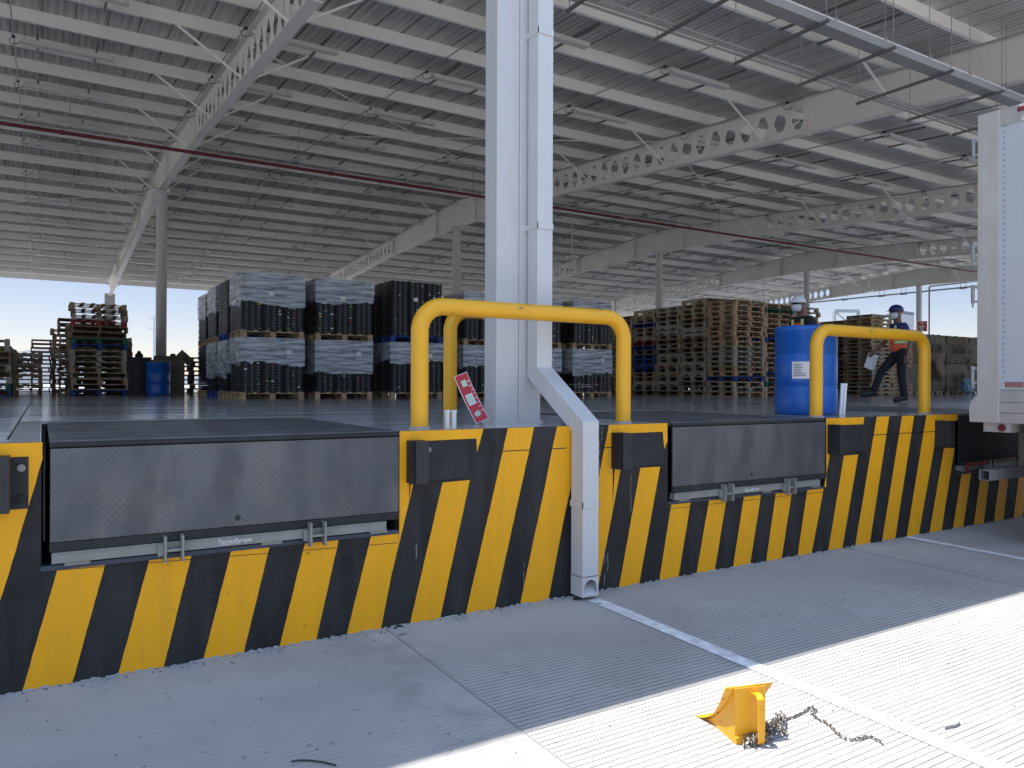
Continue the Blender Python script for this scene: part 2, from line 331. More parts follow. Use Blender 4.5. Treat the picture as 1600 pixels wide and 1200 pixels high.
def deck_mat():
    Q = bpy.data.materials.new('galvanised_roof_sheet'); Q.use_nodes = True; nt = Q.node_tree; L = nt.links.new; p = nt.nodes['Principled BSDF']
    p.inputs['Roughness'].default_value = .42; p.inputs['Metallic'].default_value = .35
    g = nt.nodes.new('ShaderNodeNewGeometry'); sp = nt.nodes.new('ShaderNodeSeparateXYZ'); L(g.outputs['Position'], sp.inputs[0])
    n = nt.nodes.new('ShaderNodeTexNoise'); n.inputs['Scale'].default_value = 1; n.inputs['Detail'].default_value = 4
    mp = nt.nodes.new('ShaderNodeMapping'); mp.inputs['Scale'].default_value = (9,.5,1); L(g.outputs['Position'], mp.inputs[0]); L(mp.outputs[0], n.inputs[0])
    c = nt.nodes.new('ShaderNodeMix'); c.data_type = 'RGBA'; c.inputs[6].default_value = (.46,.455,.44,1); c.inputs[7].default_value = (.6,.59,.57,1)
    r = nt.nodes.new('ShaderNodeMapRange'); r.inputs[1].default_value = .3; r.inputs[2].default_value = .7; L(n.outputs[0], r.inputs[0]); L(r.outputs[0], c.inputs[0]); L(c.outputs[2], p.inputs['Base Color'])
    wv = math_node(nt, 'SINE', math_node(nt, 'MULTIPLY', sp.outputs[0], 2*math.pi/.125))
    b = nt.nodes.new('ShaderNodeBump'); b.inputs['Strength'].default_value = .6; b.inputs['Distance'].default_value = .015; L(wv, b.inputs['Height']); L(b.outputs[0], p.inputs['Normal'])
    return Q
M['deck'] = deck_mat()

# ------------------------------------------------------------------ setting: ground, dock floor, hills
b = MB()
xs = [-3000,-400,-60,-20,20,60,120,400,3000]; ys = [-3000,-400,-60,-20,D,70,150,400,3000]
for Y in ys:
    for X in xs: b.add([(X, Y, (gz(max(Y,-20)) if Y <= D else 0))], [])
nx = len(xs)
b.f = [(j*nx+i, j*nx+i+1, (j+1)*nx+i+1, (j+1)*nx+i) for j in range(len(ys)-1) for i in range(nx-1)]; b.m = [0]*len(b.f); b.sm = [False]*len(b.f)
tag(b.build('ground', M['pavement']), kind='structure')

XL, XR = -22.0, 46.0; YF = 48.0
PITS = [(-.005, 1.868), (4.095, 5.985), (8.15, 10.05)]; PZ = .592; PD = 2.16
b = MB()
edges = [XL] + [e for p in PITS for e in p] + [XR]
for i in range(0, len(edges), 2): b.box(edges[i], edges[i+1], D + .25, D + PD, .0, H); b.box(edges[i], edges[i+1], D + .014, D + .25, H - .06, H)
b.box(XL, XR, D + PD, YF, .0, H)
tag(b.build('floor', M['floor']), kind='structure')
# sawn joints of the floor, 3 mm proud would look wrong: thin dark strips laid 2 mm up
b = MB()
jp = onZ(41, 655, H)
for X in (-.155, 9.9, 19.9, 29.9): b.box(X, X + .012, D + .26 if X < 0 else D + PD + .1, YF - .1, H - .01, H + .002)
for Y in (12.0, 19.0, 26.0, 33.0, 40.0): b.box(XL, XR, Y, Y + .01, H - .01, H + .002)
tag(b.build('floor_joints', M['black']), kind='structure')
b = MB(); b.box(-.14, -.01, D + .018, D + PD + .1, H - .01, H + .004)
b.box(-.14, 1.9, D + PD + .02, D + PD + .12, H - .01, H + .004); b.box(4.0, 6.08, D + PD + .02, D + PD + .12, H - .01, H + .004)
M['strip'] = mat('bare_concrete_strip', (.36,.31,.27), .7, noise=(8,.6,(.28,.25,.22)))
tag(b.build('floor_edge_strip', M['strip']), kind='structure')

b = MB()
for k in range(60):
    a0 = R(-55 + k * 2.2); hgt = 70 + 60 * math.sin(k*.55) + 45 * math.sin(k*1.7 + 1) + (90 if k in (22,23,24,25) else 0); d = 2600
    b.add([(math.sin(a0)*d, math.cos(a0)*d, -30), (math.sin(a0)*(d+60), math.cos(a0)*(d+60), max(12, hgt*.55)), (math.sin(a0)*(d+500), math.cos(a0)*(d+500), -30)], [])
for k in range(59):
    i = k*3; b.f += [(i,i+3,i+4,i+1),(i+1,i+4,i+5,i+2)]; b.m += [0,0]; b.sm += [True,True]
tag(b.build('hills', M['hill']), kind='structure')

# joints of the pavement and painted bay lines
b = MB()
for X in (1.785, 6.3, 10.8, -2.7):
    b.add([(X-.004, D-.02, gz(D-.02)+.002), (X+.004, D-.02, gz(D-.02)+.002), (X+.004, -19, gz(-19)+.002), (X-.004, -19, gz(-19)+.002)], [(0,1,2,3)])
tag(b.build('pavement_joints', mat('joint_filler', (.25,.245,.24), .8)), kind='structure')
def bay_line(X0, y_end, w=.105):
    b = MB(); n = 160; rng = random.Random(3); L = []
    for i in range(n+1):
        Y = y_end + (-12 - y_end) * (i / n); e = rng.uniform(-.003,.003) if i % 2 else 0
        L.append((X0 - w/2 + e, Y)); 
    for i in range(n):
        Ya = L[i][1]; Yb = L[i+1][1]
        xa = L[i][0]; xb = L[i+1][0]
        b.add([(xa, Ya, gz(Ya)+.004), (xa + w + rng.uniform(-.003,.003), Ya, gz(Ya)+.004), (xb + w, Yb, gz(Yb)+.004), (xb, Yb, gz(Yb)+.004)], [(0,1,2,3)])
    return tag(b.build('bay_line', M['paint_line']), kind='structure')
bay_line(3.262, 4.2); bay_line(7.28, 4.355)

# ------------------------------------------------------------------ dock wall with painted stripes
wall = empty('dock_wall', (0,0,0), label='concrete dock wall painted with slanting yellow and charcoal warning stripes', cat='wall')
b = MB()
for i in range(0, len(edges), 2): b.box(edges[i], edges[i+1], D, D + .014, -.4, H); b.box(edges[i], edges[i+1], D + .014, D + .25, -.4, H - .06)
for x0, x1 in PITS: b.box(x0, x1, D, D + .25, -.4, PZ)
b.build('wall_face', M['wall_black'], wall)
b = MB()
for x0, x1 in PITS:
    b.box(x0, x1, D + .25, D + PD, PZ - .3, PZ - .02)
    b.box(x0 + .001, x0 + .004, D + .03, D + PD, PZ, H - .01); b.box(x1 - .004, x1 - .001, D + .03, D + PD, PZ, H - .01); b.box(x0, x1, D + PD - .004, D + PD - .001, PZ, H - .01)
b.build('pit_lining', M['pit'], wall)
STR = [
 [(-42,1080),(0,938),(12.8,900),(43,797),(66.5,717),(66.5,691),(-60,694),(-70,900),(-110,1110)],
 [(32.5,1081),(111,1066),(165.5,878),(91,885)],
 [(182.5,1056),(254,1042),(300,864),(234,871)],
 [(316,1031),(379,1017.5),(422,850),(362.5,854)],
 [(435,1006),(492.5,995),(530,839),(477.5,844)],
 [(540,987),(594,975),(611,900),(646,755),(640,753),(640,690),(744,685),(745,707),(755,667.5),(624,672),(623.5,828),(580.5,833)],
 [(639,967),(686,959),(734,750),(691,754)],
 [(726,953),(771,944.5),(814,760),(827,702),(834,666),(793,667.5),(784.4,708),(773,760)],
 [(811,939),(855.5,931),(884,794),(906,700),(914,663),(870,665),(862,703),(851,760)],
 [(898,925),(932,918),(970,730),(957,729),(957,678),(1035,674.5),(1037.5,702),(1042.5,689),(1042.5,660),(951,664),(930,772)],
 [(966,912),(997.5,907),(1031,729),(1000,731)],
 [(1029,899),(1059,896),(1079.5,780),(1049,784)],
 [(1087,891),(1115.5,887),(1135.5,775),(1108,778)],
 [(1144,882),(1171,879),(1189,770),(1162.5,772.5)],
 [(1196,874),(1220,870),(1237.5,765.5),(1212,768.5)],
 [(1245,866),(1267,863),(1296,712),(1294,708),(1294,666),(1348,665.5),(1350,651),(1290.5,652.5),(1290.5,760.5),(1261,765)],
 [(1293,858),(1315,854.5),(1340.5,710),(1318,712)],
 [(1335,851),(1358,847),(1389,651),(1369.5,651.5)],
 [(1377,844.5),(1397.5,840.5),(1428,649.5),(1409,650)],
 [(1415.5,837),(1434.5,834),(1459,700),(1461,660),(1495,657),(1497,647.5),(1447,649)],
 [(1451,831),(1470,828),(1491,700),(1474.5,700)],
 [(1487.7,823),(1504,820.6),(1517,738.7),(1502,741)],
 [(1520.6,816),(1536,814.5),(1546,741),(1532,742)],
 [(1552,812),(1567,810),(1576,740),(1562,741)],
 [(1582.6,806),(1597,803),(1606,738),(1592,739)],
]
rng = random.Random(5)
def paint_poly(pts, mt, name='stripe', y=D-.0035, amp=.0012):
    out = []
    for i in range(len(pts)):
        a = pts[i]; c = pts[(i+1) % len(pts)]; L = math.hypot(a[0]-c[0], a[1]-c[1]); n = max(1, int(L/.03))
        for k in range(n):
            t = k/n; x = a[0]+(c[0]-a[0])*t; z = a[1]+(c[1]-a[1])*t
            if k: x += rng.uniform(-amp, amp); z += rng.uniform(-amp*.5, amp*.5)
            out.append((x, min(z, H-.001)))
    bm = bmesh.new(); f = bm.faces.new([bm.verts.new((x, y, z)) for x, z in out]); bmesh.ops.triangulate(bm, faces=[f])
    bmesh.ops.recalc_face_normals(bm, faces=bm.faces)
    for q in bm.faces:
        if q.normal.y > 0: q.normal_flip()
    me = bpy.data.meshes.new(name); bm.to_mesh(me); bm.free(); me.materials.append(mt)
    o = bpy.data.objects.new(name, me); COL.objects.link(o); o.parent = wall; return o
for s in STR:
    P = []
    for x, y in s:
        q = onY(x, y, D); z = q.z
        if z < .09: z = -.02
        if z > 1.165: z = H - .001
        P.append((q.x, z))
    paint_poly(P, M['wall_yellow'])
# continue the stripe rhythm outside the photograph so the wall carries on
for X0 in [i * .46 + 10.6 for i in range(0, 60)]: paint_poly([(X0,-.02),(X0+.24,-.02),(X0+.52,H-.002),(X0+.28,H-.002)], M['wall_yellow'])
for X0 in [-.95 - i * .46 for i in range(0, 30)]: paint_poly([(X0,-.02),(X0+.24,-.02),(X0+.52,H-.002),(X0+.28,H-.002)], M['wall_yellow'])
# hairline casting seam near the top
b = MB()
for a, c in (((745,707),(884,700)), ((932,700),(957,699)), ((1357,680),(1462,674))):
    pa = onY(*a, D); pc = onY(*c, D); b.obox((pa.x, D-.002, pa.z), (pc.x, D-.002, pc.z), .008, .006)
for a, c in (((72,892),(620,848)), ((1035,796),(1289,768))):
    pa = onY(*a, D); pc = onY(*c, D); b.obox((pa.x, D-.002, pa.z), (pc.x, D-.002, pc.z), .007, .003)
b.build('casting_seam', M['black'], wall)
b = MB(); rs = random.Random(15)
def scr(px, y0, y1, w):
    n = 7; P = [onY(px + rs.uniform(-.8,.8), y0 + (y1-y0)*i/n, D) for i in range(n+1)]
    for i in range(n):
        if rs.random() < .8: b.obox((P[i].x, D-.0042, P[i].z), (P[i+1].x, D-.0042, P[i+1].z), w*rs.uniform(.5,1.3), .001, up=(0,1,0))
for px, y0, y1, w in ((949,842,912,.006),(944,855,915,.004),(952,700,740,.004),(936,690,760,.004),(985,742,800,.003),(818,880,925,.003),(650,850,875,.005),(722,690,712,.004),(932,672,700,.006),(940,668,690,.004),(1388,700,706,.004)): scr(px, y0, y1, w)
b.build('scratches', mat('bare_scratch', (.3,.29,.28), .7), wall)
# steel nosing angle along the pit sill
b = MB()
for x0, x1 in PITS: b.box(x0, x1, D-.006, D+.05, PZ-.022, PZ+.002)
b.build('sill_angle', mat('blue_grey_sill', (.05,.06,.09), .5, .3), wall)

# ------------------------------------------------------------------ dock levellers
def text_obj(s, name, size, mt, parent, loc, rot, shear=0, ext=.0008, align='LEFT', offset=0, sp=1):
    c = bpy.data.curves.new(name, 'FONT'); c.body = s; c.size = size; c.extrude = ext; c.shear = shear; c.align_x = align; c.offset = offset; c.space_character = sp
    o = bpy.data.objects.new(name, c); COL.objects.link(o)
    me = bpy.data.meshes.new_from_object(o.evaluated_get(bpy.context.evaluated_depsgraph_get())); bpy.data.objects.remove(o)
    me.materials.clear(); me.materials.append(mt); o = bpy.data.objects.new(name, me); COL.objects.link(o); o.parent = parent; o.location = loc; o.rotation_euler = rot; return o
def leveler(x0, x1, label, red=False):
    t = empty('dock_leveler', (x0, D, PZ), label=label, cat='dock leveler', group='dock levelers set into the dock wall')
    W = x1 - x0; g = .036
    b = MB(); b.box(g, W-.004, .0, PD-.02, H-PZ-.03, H-PZ+.004); b.build('platform', M['tread'], t, bevel=.003)
    b = MB()
    zb = .115
    b.box(g+.002, W-.005, -.016, -.002, zb, H-PZ-.034)
    lip = b.build('lip', M['dark_lip'] if red else M['tread'], t, bevel=.002)
    b = MB(); b.box(g, W-.004, -.02, -.003, zb-.045, zb-.002); b.build('lip_edge', M['bumper_plate'], lip)
    b = MB(); b.tube([(W*.49, -.0175, zb+.045), (W*.49, -.0155, zb+.045)], .016, 16); b.build('lifting_hole', M['pit'], lip)
    b = MB(); b.tube([(g, -.006, H-PZ-.018), (W-.004, -.006, H-PZ-.018)], .014, 10); b.build('hinge_tube', M['bumper_plate'], t)
    b = MB(); b.box(.045, W-.09, -.028, .03, .012, .066); b.box(.045, W-.09, -.034, .03, .058, .064)
    fb = b.build('frame_beam', M['steel_grey'], t, bevel=.002)
    for xx in (.1, W*.56, W-.19):
        b = MB(); b.box(xx, xx+.11, -.02, .03, -.004, .0115); b.build('foot', M['steel_grey'], fb)
    for xc in (W*.315, W*.72):
        b = MB()
        for s in (-.048, .035): b.box(xc+s, xc+s+.012, -.085, -.0285, -.03, .105)
        b.box(xc-.036, xc+.035, -.07, -.045, .022, .036); b.box(xc-.075, xc-.048, -.05, -.029, .0, .06)
        b.build('lip_keeper', M['steel_grey'], t, bevel=.001)
    text_obj('TecnoRampa', 'maker_lettering', .034, M['white'], fb, (W*.43, -.0352, .03), (R(90),0,0), .35, .0004)
    b = MB(); b.box(W*.435, W*.435+.11, -.0354, -.0342, .024, .026); b.build('lettering_underline', M['white'], fb)
    b = MB()
    for s in (g*.3,): b.box(s, s+.006, .02, PD-.1, .12, H-PZ-.04)
    b.build('toe_guard', M['rubber'], t)
    if red:
        b = MB(); b.obox((.1,-.06,.075),(1.1,-.06,.1),.03,.035); b.obox((.12,-.06,-.02),(.12,-.06,.1),.02,.02); b.build('red_support', M['red_paint'], t)
    return t
leveler(*PITS[0], 'grey tread-plate dock leveler with hanging lip, largest and nearest at left')
leveler(*PITS[1], 'grey tread-plate dock leveler between the white downspout and the blue drum')
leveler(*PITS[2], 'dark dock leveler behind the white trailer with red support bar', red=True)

# ------------------------------------------------------------------ dock bumpers
def bumper(xa, plate0, plate1, label):
    t = empty('dock_bumper', (xa, D, .88), label=label, cat='dock bumper', group='dock bumpers on the wall')
    b = MB(); b.box(0, .085, -.125, -.002, 0, .262)
    for k in range(3): b.box(.02+.022*k, .024+.022*k, -.1265, -.125, .004, .258)
    b.build('rubber_pad', M['rubber'], t, bevel=.004)
    b = MB(); b.box(plate0-xa, plate1-xa, -.01, -.0045, .002, .252); pl = b.build('mounting_plate', M['bumper_plate'], t, bevel=.002)
    b = MB(); b.box(-.012, 0, -.1, -.004, .0, .26); b.build('side_angle', M['bumper_plate'], t)
    for z in (.055, .2):
        for xx in (.045,):
            b = MB(); b.tube([(.085+xx, -.016, z), (.085+xx, -.026, z)], .018, 12); b.tube([(.085+xx, -.026, z), (.085+xx, -.036, z)], .01, 6, smooth=False); b.build('bolt', M['steel_grey'] if z > .1 else M['bumper_plate'], pl)
    return t
bumper(-.215, -.128, -.056, 'dark bumper at far left with two bolts beside the nearest leveler')
bumper(1.93, 2.02, 2.36, 'scuffed bumper under the first yellow guard right of the nearest leveler')
bumper(3.55, 3.64, 4.035, 'scratched bumper between the white downspout and the second leveler')
bumper(6.04, 6.13, 6.6, 'clean black bumper under the guard in front of blue drum')
bumper(7.77, 7.86, 8.12, 'grey-faced bumper close to the trailer rear corner')

# ------------------------------------------------------------------ yellow guards
def guard(x0, x1, Y, Z, label, r=.0585):
    t = empty('pipe_guard', (x0, Y, H), label=label, cat='guard rail', group='yellow bent-pipe guards on the dock edge')
    L = x1-x0; hz = Z-H; br = .17; pts = [(0,0,.012)]
    for k in range(9): a = math.pi*.5*k/8; pts.append((br-br*math.cos(a), 0, hz-br+br*math.sin(a)))
    for k in range(9): a = math.pi*.5*(1-k/8); pts.append((L-br+br*math.cos(a), 0, hz-br+br*math.sin(a)))
    pts.append((L,0,.012))
    b = MB(); b.tube(pts, r, 20); b.build('bent_pipe', M['pipe_yellow'], t)
    for xx in (0, L): b = MB(); b.tube([(xx,0,.0),(xx,0,.013)], [r+.014,r+.002], 20); b.build('grout_collar', M['strip'], t)
    return t
guard(2.105, 3.83, 4.57, 2.008, 'yellow bent-pipe guard in front of the thick white column')
guard(2.93, 3.73, 5.75, 2.115, 'yellow pipe guard behind the column, only its left leg showing')
pa = onY(1275, 650, 4.57).x; pb = onY(1444, 645, 4.57).x
guard(pa, pb, 4.57, 2.02, 'yellow bent-pipe guard in front of the blue drum')

# ------------------------------------------------------------------ stub pipes
def stubs(px, Y, n, hh, lean, label, gap, r=.017):
    for i in range(n):
        p = onY(px, 640, Y)
        b = MB(); x = i*gap
        b.tube([(0,0,0.0),(lean,0,hh)], r, 12); b.tube([(lean,0,hh),(lean*1.03,0,hh+.015)], r*1.25, 12)
        o = b.build('pvc_stub', M['white']); o.location = (p.x + x, Y, H)
        tag(o, label[i], 'pipe', 'white pipe stubs sticking up from the floor')
stubs(698.5, 4.66, 2, .098, 0, ['short white pipe stub by the sign, left of the pair', 'short white pipe stub by the sign, right of the pair'], .052)
stubs(1313, 4.75, 2, .3, .03, ['tall leaning white pipe right of blue drum, left of two', 'tall leaning white pipe right of blue drum, right of two'], .05)

# ------------------------------------------------------------------ dock column's downspout
X0, S, Y1, Y2 = 3.1, 10.2, 25.6, 46.8
ds = empty('downspout', (3.165, 4.2, 0), label='white square downspout down the column and dock wall', cat='downspout')
W_ = .138
def sq(b, pts, w, mi=0):
    # square-section duct through points in the YZ plane
    n = len(pts); P = [Vector(p) for p in pts]
    prof = []
    for i in range(n):
        t = (P[min(i+1,n-1)] - P[max(i-1,0)]).normalized() if 0 < i < n-1 else ((P[1]-P[0]) if i == 0 else (P[-1]-P[-2])).normalized()
        if 0 < i < n-1:
            t1 = (P[i]-P[i-1]).normalized(); t2 = (P[i+1]-P[i]).normalized(); t = (t1+t2).normalized(); k = 1/max(.3, t.dot(t1))
        else: k = 1
        nrm = Vector((0, -t.z, t.y)); nrm = nrm*(w/2*k)
        prof.append([P[i]+nrm+Vector((-w/2,0,0)), P[i]+nrm+Vector((w/2,0,0)), P[i]-nrm+Vector((w/2,0,0)), P[i]-nrm+Vector((-w/2,0,0))])
    vs = [q for p in prof for q in p]
    fs = [(i*4+k, i*4+(k+1)%4, (i+1)*4+(k+1)%4, (i+1)*4+k) for i in range(n-1) for k in range(4)]
    b.add(vs, fs, mi)
b = MB()
yc = W_/2
sq(b, [(W_/2, .645, 6.55), (W_/2, .645, 1.585), (W_/2, yc, 1.2), (W_/2, yc, .16)], W_)
b.build('duct', M['spout_white'], ds, bevel=.004)
# outlet box with arched mouth and chute
b = MB(); n = 12; w = W_; z0 = .025; zt = .165; r = .055
arc = [(w/2 - r*math.cos(math.pi*k/n), .085 + r*math.sin(math.pi*k/n)) for k in range(n+1)]
top = [(0, z0), (0, zt), (w, zt), (w, z0)]
front = [(0,z0),(0,zt)] + [(w*k/n, zt) for k in range(1, n)] + [(w,zt),(w,z0),(w/2+r,z0+.015)] + arc[::-1] + [(w/2-r,z0+.015)]
vs = []; 
for k in range(n+1): vs += [(arc[k][0], -.0, arc[k][1]), (w*k/n, -.0, zt)]
b.add(vs, [(2*k, 2*k+1, 2*k+3, 2*k+2) for k in range(n)])
b.add([(0,0,z0),(0,0,zt),(w/2-r,0,.085),(w/2-r,0,z0+.012)], [(0,1,2,3)]); b.add([(w,0,z0),(w,0,zt),(w/2+r,0,.085),(w/2+r,0,z0+.012)], [(0,1,2,3)])
b.add([(0,0,z0),(w,0,z0),(w/2+r,0,z0+.012),(w/2-r,0,z0+.012)], [(0,1,2,3)])
b.add([(0,0,z0),(0,w,z0),(0,w,zt),(0,0,zt)], [(0,1,2,3)]); b.add([(w,0,z0),(w,w,z0),(w,w,zt),(w,0,zt)], [(0,1,2,3)]); b.add([(0,w,z0),(w,w,z0),(w,w,zt),(0,w,zt)], [(0,1,2,3)])
b.add([(.002,.002,z0+.012),(w-.002,.002,z0+.012),(w-.002,w-.01,.15),(.002,w-.01,.15)], [(0,1,2,3)])
b.build('outlet', M['spout_white'], ds)
for zz, yy0, y1, nm in ((.66, -.006, W_+.004, 'joint_band'), (4.16, .568, .735, 'strap'), (2.69, .568, .735, 'strap')):
    b = MB(); b.box(-.006, -.0005, yy0, y1, zz-.022, zz+.022); b.box(W_+.0005, W_+.006, yy0, y1, zz-.022, zz+.022); b.box(-.006, W_+.006, yy0, yy0+.0055, zz-.022, zz+.022)
    if nm == 'strap': b.box(-.05, -.006, y1-.008, y1-.001, zz-.022, zz+.022); b.box(W_+.006, W_+.04, y1-.008, y1-.001, zz-.022, zz+.022)
    b.build(nm, M['spout_white'], ds)

# ------------------------------------------------------------------ canopy building
SL = .067; ZE = 7.1
def Zb(Y): return (ZE + SL*(Y-5.8)) if Y <= Y1 else (ZE + SL*(2*Y1-Y-5.8))
bld = empty('dock_canopy', (0,0,0), label='open white steel canopy roof over the dock on columns and perforated beams', cat='building')
YN, YE = 4.42, 47.3
RXL, RXR = -20.0, 44.5
BX = [X0 + S*i for i in (-2,-1,0,1,2,3,4)]; BX[-1] = X0 + S*4
# deck with standing seams
b = MB(); th = .25
prof = []; x = RXL; 
while x < RXR: prof += [(x, 0), (x+.46, 0), (x+.465, .045), (x+.495, .045)]; x += .5
rows = [YN, Y1, YE]
vs = []
for Y in rows:
    for x, z in prof: vs.append((x, Y, Zb(Y)+th+z))
n = len(prof)
b.add(vs, [(j*n+i, j*n+i+1, (j+1)*n+i+1, (j+1)*n+i) for j in range(2) for i in range(n-1)])
b.add([(RXL, Y, Zb(Y)+th+.06) for Y in rows] + [(RXR, Y, Zb(Y)+th+.06) for Y in rows], [(0,1,4,3),(1,2,5,4)], 1)
b.build('roof_deck', [M['deck'], M['galv']], bld)
# purlins
ny = []; y = 5.2
while y < YE: ny.append(y); y += 1.505
pm = None
for i, Y in enumerate([YN + .08] + ny):
    slope = SL if Y < Y1 else -SL
    if pm is None:
        b = MB(); b.box(RXL, RXR, 0, .004, 0, th); b.box(RXL, RXR, -.065, 0, 0, .004); b.box(RXL, RXR, -.065, -.061, .0045, .022); b.box(RXL, RXR, .0045, .07, th-.0045, th-.0005)
        pm = b.build('purlin', M['roof_white'], bld); o = pm
    else: o = pm.copy(); COL.objects.link(o); o.parent = bld
    o.location = (0, Y, Zb(Y)); o.name = 'purlin'
# fascias / gutter
b = MB(); b.box(RXL, RXR, YE, YE+.01, Zb(YE)-.02, Zb(YE)+th+.12); b.box(RXL, RXR, YE-.2, YE-.19, Zb(YE)-.04, Zb(YE)+.2); b.build('fascia', M['roof_white'], bld)
b = MB(); b.box(RXL, RXR, YN-.16, YN-.155, Zb(YN)+.08, Zb(YN)+th+.1); b.box(RXL, RXR, YN-.155, YN, Zb(YN)+.08, Zb(YN)+.085); b.build('gutter', M['roof_white'], bld)
for Xr in (RXR,):
    b = MB()
    for ya, yb in ((YN, Y1), (Y1, YE)):
        b.add([(Xr, ya, Zb(ya)-.0), (Xr, yb, Zb(yb)-.0), (Xr, yb, Zb(yb)+.36), (Xr, ya, Zb(ya)+.36)], [(0,1,2,3)]); b.add([(Xr+.012, ya, Zb(ya)), (Xr+.012, yb, Zb(yb)), (Xr+.012, yb, Zb(yb)+.36), (Xr+.012, ya, Zb(ya)+.36)], [(0,1,2,3)])
    b.build('verge_trim', M['roof_white'], bld)

def beam_mesh():
    b = MB(); dep = .74; tw = .006; P = .46
    def zb_(Y): 
        dd = dep + max(0, .24*(1-abs(Y-Y1)/6.0)); return Zb(Y) - dd
    def web(Ya, Yb):
        for s in (-tw, tw): b.add([(s,Ya,zb_(Ya)),(s,Yb,zb_(Yb)),(s,Yb,Zb(Yb)),(s,Ya,Zb(Ya))], [(0,1,2,3)])
    def cast(Ya, Yb):
        N = round((Yb-Ya)/P); q = (Yb-Ya)/N
        for k in range(N):
            ya = Ya+k*q; yb = ya+q; ym = (ya+yb)/2; bz = lambda Y: zb_(Y)
            h0 = zb_(ym)+dep*.2; h1 = zb_(ym)+dep*.8; hm = (h0+h1)/2; a = q*.12; w = q*.36
            sl = (Zb(yb)-Zb(ya))/q
            def ins(Y, z): return (Y, z + sl*(Y-ym))
            hexa = [ins(ym-w,hm), ins(ym-w*.78,hm-.09), ins(ym-a,h0), ins(ym+a,h0), ins(ym+w*.78,hm-.09), ins(ym+w,hm), ins(ym+w*.78,hm+.09), ins(ym+a,h1), ins(ym-a,h1), ins(ym-w*.78,hm+.09)]
            c = [(ya, zb_(ya)), (yb, zb_(yb)), (yb, Zb(yb)), (ya, Zb(ya))]
            ml = (ya, (zb_(ya)+Zb(ya))/2); mr_ = (yb, (zb_(yb)+Zb(yb))/2)
            faces = [(c[0], hexa[2], hexa[1], hexa[0], ml), (c[0], c[1], hexa[3], hexa[2]), (c[1], mr_, hexa[5], hexa[4], hexa[3]), (mr_, c[2], hexa[7], hexa[6], hexa[5]), (c[2], c[3], hexa[8], hexa[7]), (c[3], ml, hexa[0], hexa[9], hexa[8])]
            for s in (-tw, tw):
                for f in faces: b.add([(s, *p) for p in f], [tuple(range(len(f)))])
            for i in range(10):
                p, r_ = hexa[i], hexa[(i+1)%10]; b.add([(-tw,*p),(tw,*p),(tw,*r_),(-tw,*r_)], [(0,1,2,3)])
    st = [YN+.1, 10.1, 19.7, Y1, 2*Y1-19.7, 2*Y1-10.1, YE-.5]
    web(st[0], st[1]); cast(st[1], st[2]); web(st[2], st[3]); web(st[3], st[4]); cast(st[4], st[5]); web(st[5], st[6])
    for i in range(6):
        ya, yb = st[i], st[i+1]
        for zf, dz in ((Zb, 0), (zb_, 0)):
            b.add([(-.1,ya,zf(ya)-.006),(.1,ya,zf(ya)-.006),(.1,yb,zf(yb)-.006),(-.1,yb,zf(yb)-.006),(-.1,ya,zf(ya)+.006),(.1,ya,zf(ya)+.006),(.1,yb,zf(yb)+.006),(-.1,yb,zf(yb)+.006)], [(0,3,2,1),(4,5,6,7),(0,1,5,4),(1,2,6,5),(2,3,7,6),(3,0,4,7)])
    for Y in (st[1], st[2], st[4], st[5], Y1-1.6, Y1+1.6):
        b.box(-.105, .105, Y-.014, Y+.014, zb_(Y)-.02, Zb(Y)+.01)
    return b
bm0 = None; zfl = Zb
for i, X in enumerate(BX):
    if bm0 is None: bm0 = beam_mesh().build('rafter_beam', M['beam_white'], bld); o = bm0
    else: o = bm0.copy(); COL.objects.link(o); o.parent = bld
    o.location = (X, 0, 0); o.name = 'rafter_beam'
    # knee braces from the lower flange up to the purlins
    for j, Y in enumerate(ny):
        if j % 2: continue
        dd = .74 + max(0, .24*(1-abs(Y-Y1)/6.0))
        for s in (-1, 1):
            br = MB(); br.obox((s*.04, Y-.05, Zb(Y)-dd+.03), (s*1.15, Y-.05, Zb(Y)-.01), .035, .03)
            if i in (2,3,4,5) or j % 4 == 0: br.build('flange_brace', M['roof_white'], o)
# columns
def col_round(X, Y, r=.155):
    b = MB(); top = Zb(Y)-.98
    b.tube([(0,0,0),(0,0,top-H-.02)], r, 24); b.box(-.22,.22,-.22,.22,top-H-.02,top-H+.0)
    b.box(-.2,.2,-.2,.2,0,.02)
    return b
cm = None
for X in BX:
    if cm is None: cm = col_round(X, Y1).build('round_column', M['white_paint'], bld); o = cm
    else: o = cm.copy(); COL.objects.link(o); o.parent = bld
    o.location = (X, Y1, H)
def col_box():
    b = MB(); w = .2; top = Zb(5.0)-.66-H
    for s in (-1, 1):   # two lipped channels welded toe to toe
        b.box(min(s*.0015, s*w), max(s*.0015, s*w), 0, .185, 0, top)
    return b
cb = col_box().build('box_column', M['white_paint'], bld, bevel=.008)
cb.location = (X0, 4.93, H)
b = MB(); b.box(-.215,.215,-.012,.2,.0,.01); bp = b.build('base_plate', M['white_paint'], cb)
for X in BX:
    if X == X0: continue
    o = copy_obj(cb, bld); o.location = (X, 4.93, H)
for X in BX:
    o = copy_obj(cb, bld); o.location = (X, YE-.6, H); o.scale = (1.25, 1.6, 1)
# roof bracing rods
b0 = MB()
for i in range(len(BX)-1):
    xa, xb = BX[i], BX[i+1]
    for ya, yb in ((14.0, 21.5), (29, 37), (37, 45)):
        if i % 2 == 0 or ya > 20 or i == 3:
            for p, q in (((xa, ya), (xb, yb)), ((xa, yb), (xb, ya))):
                rb = MB(); rb.tube([(p[0], p[1], Zb(p[1])-.12), (q[0], q[1], Zb(q[1])-.12)], .011, 6); rb.build('bracing_rod', M['roof_white'], bld)

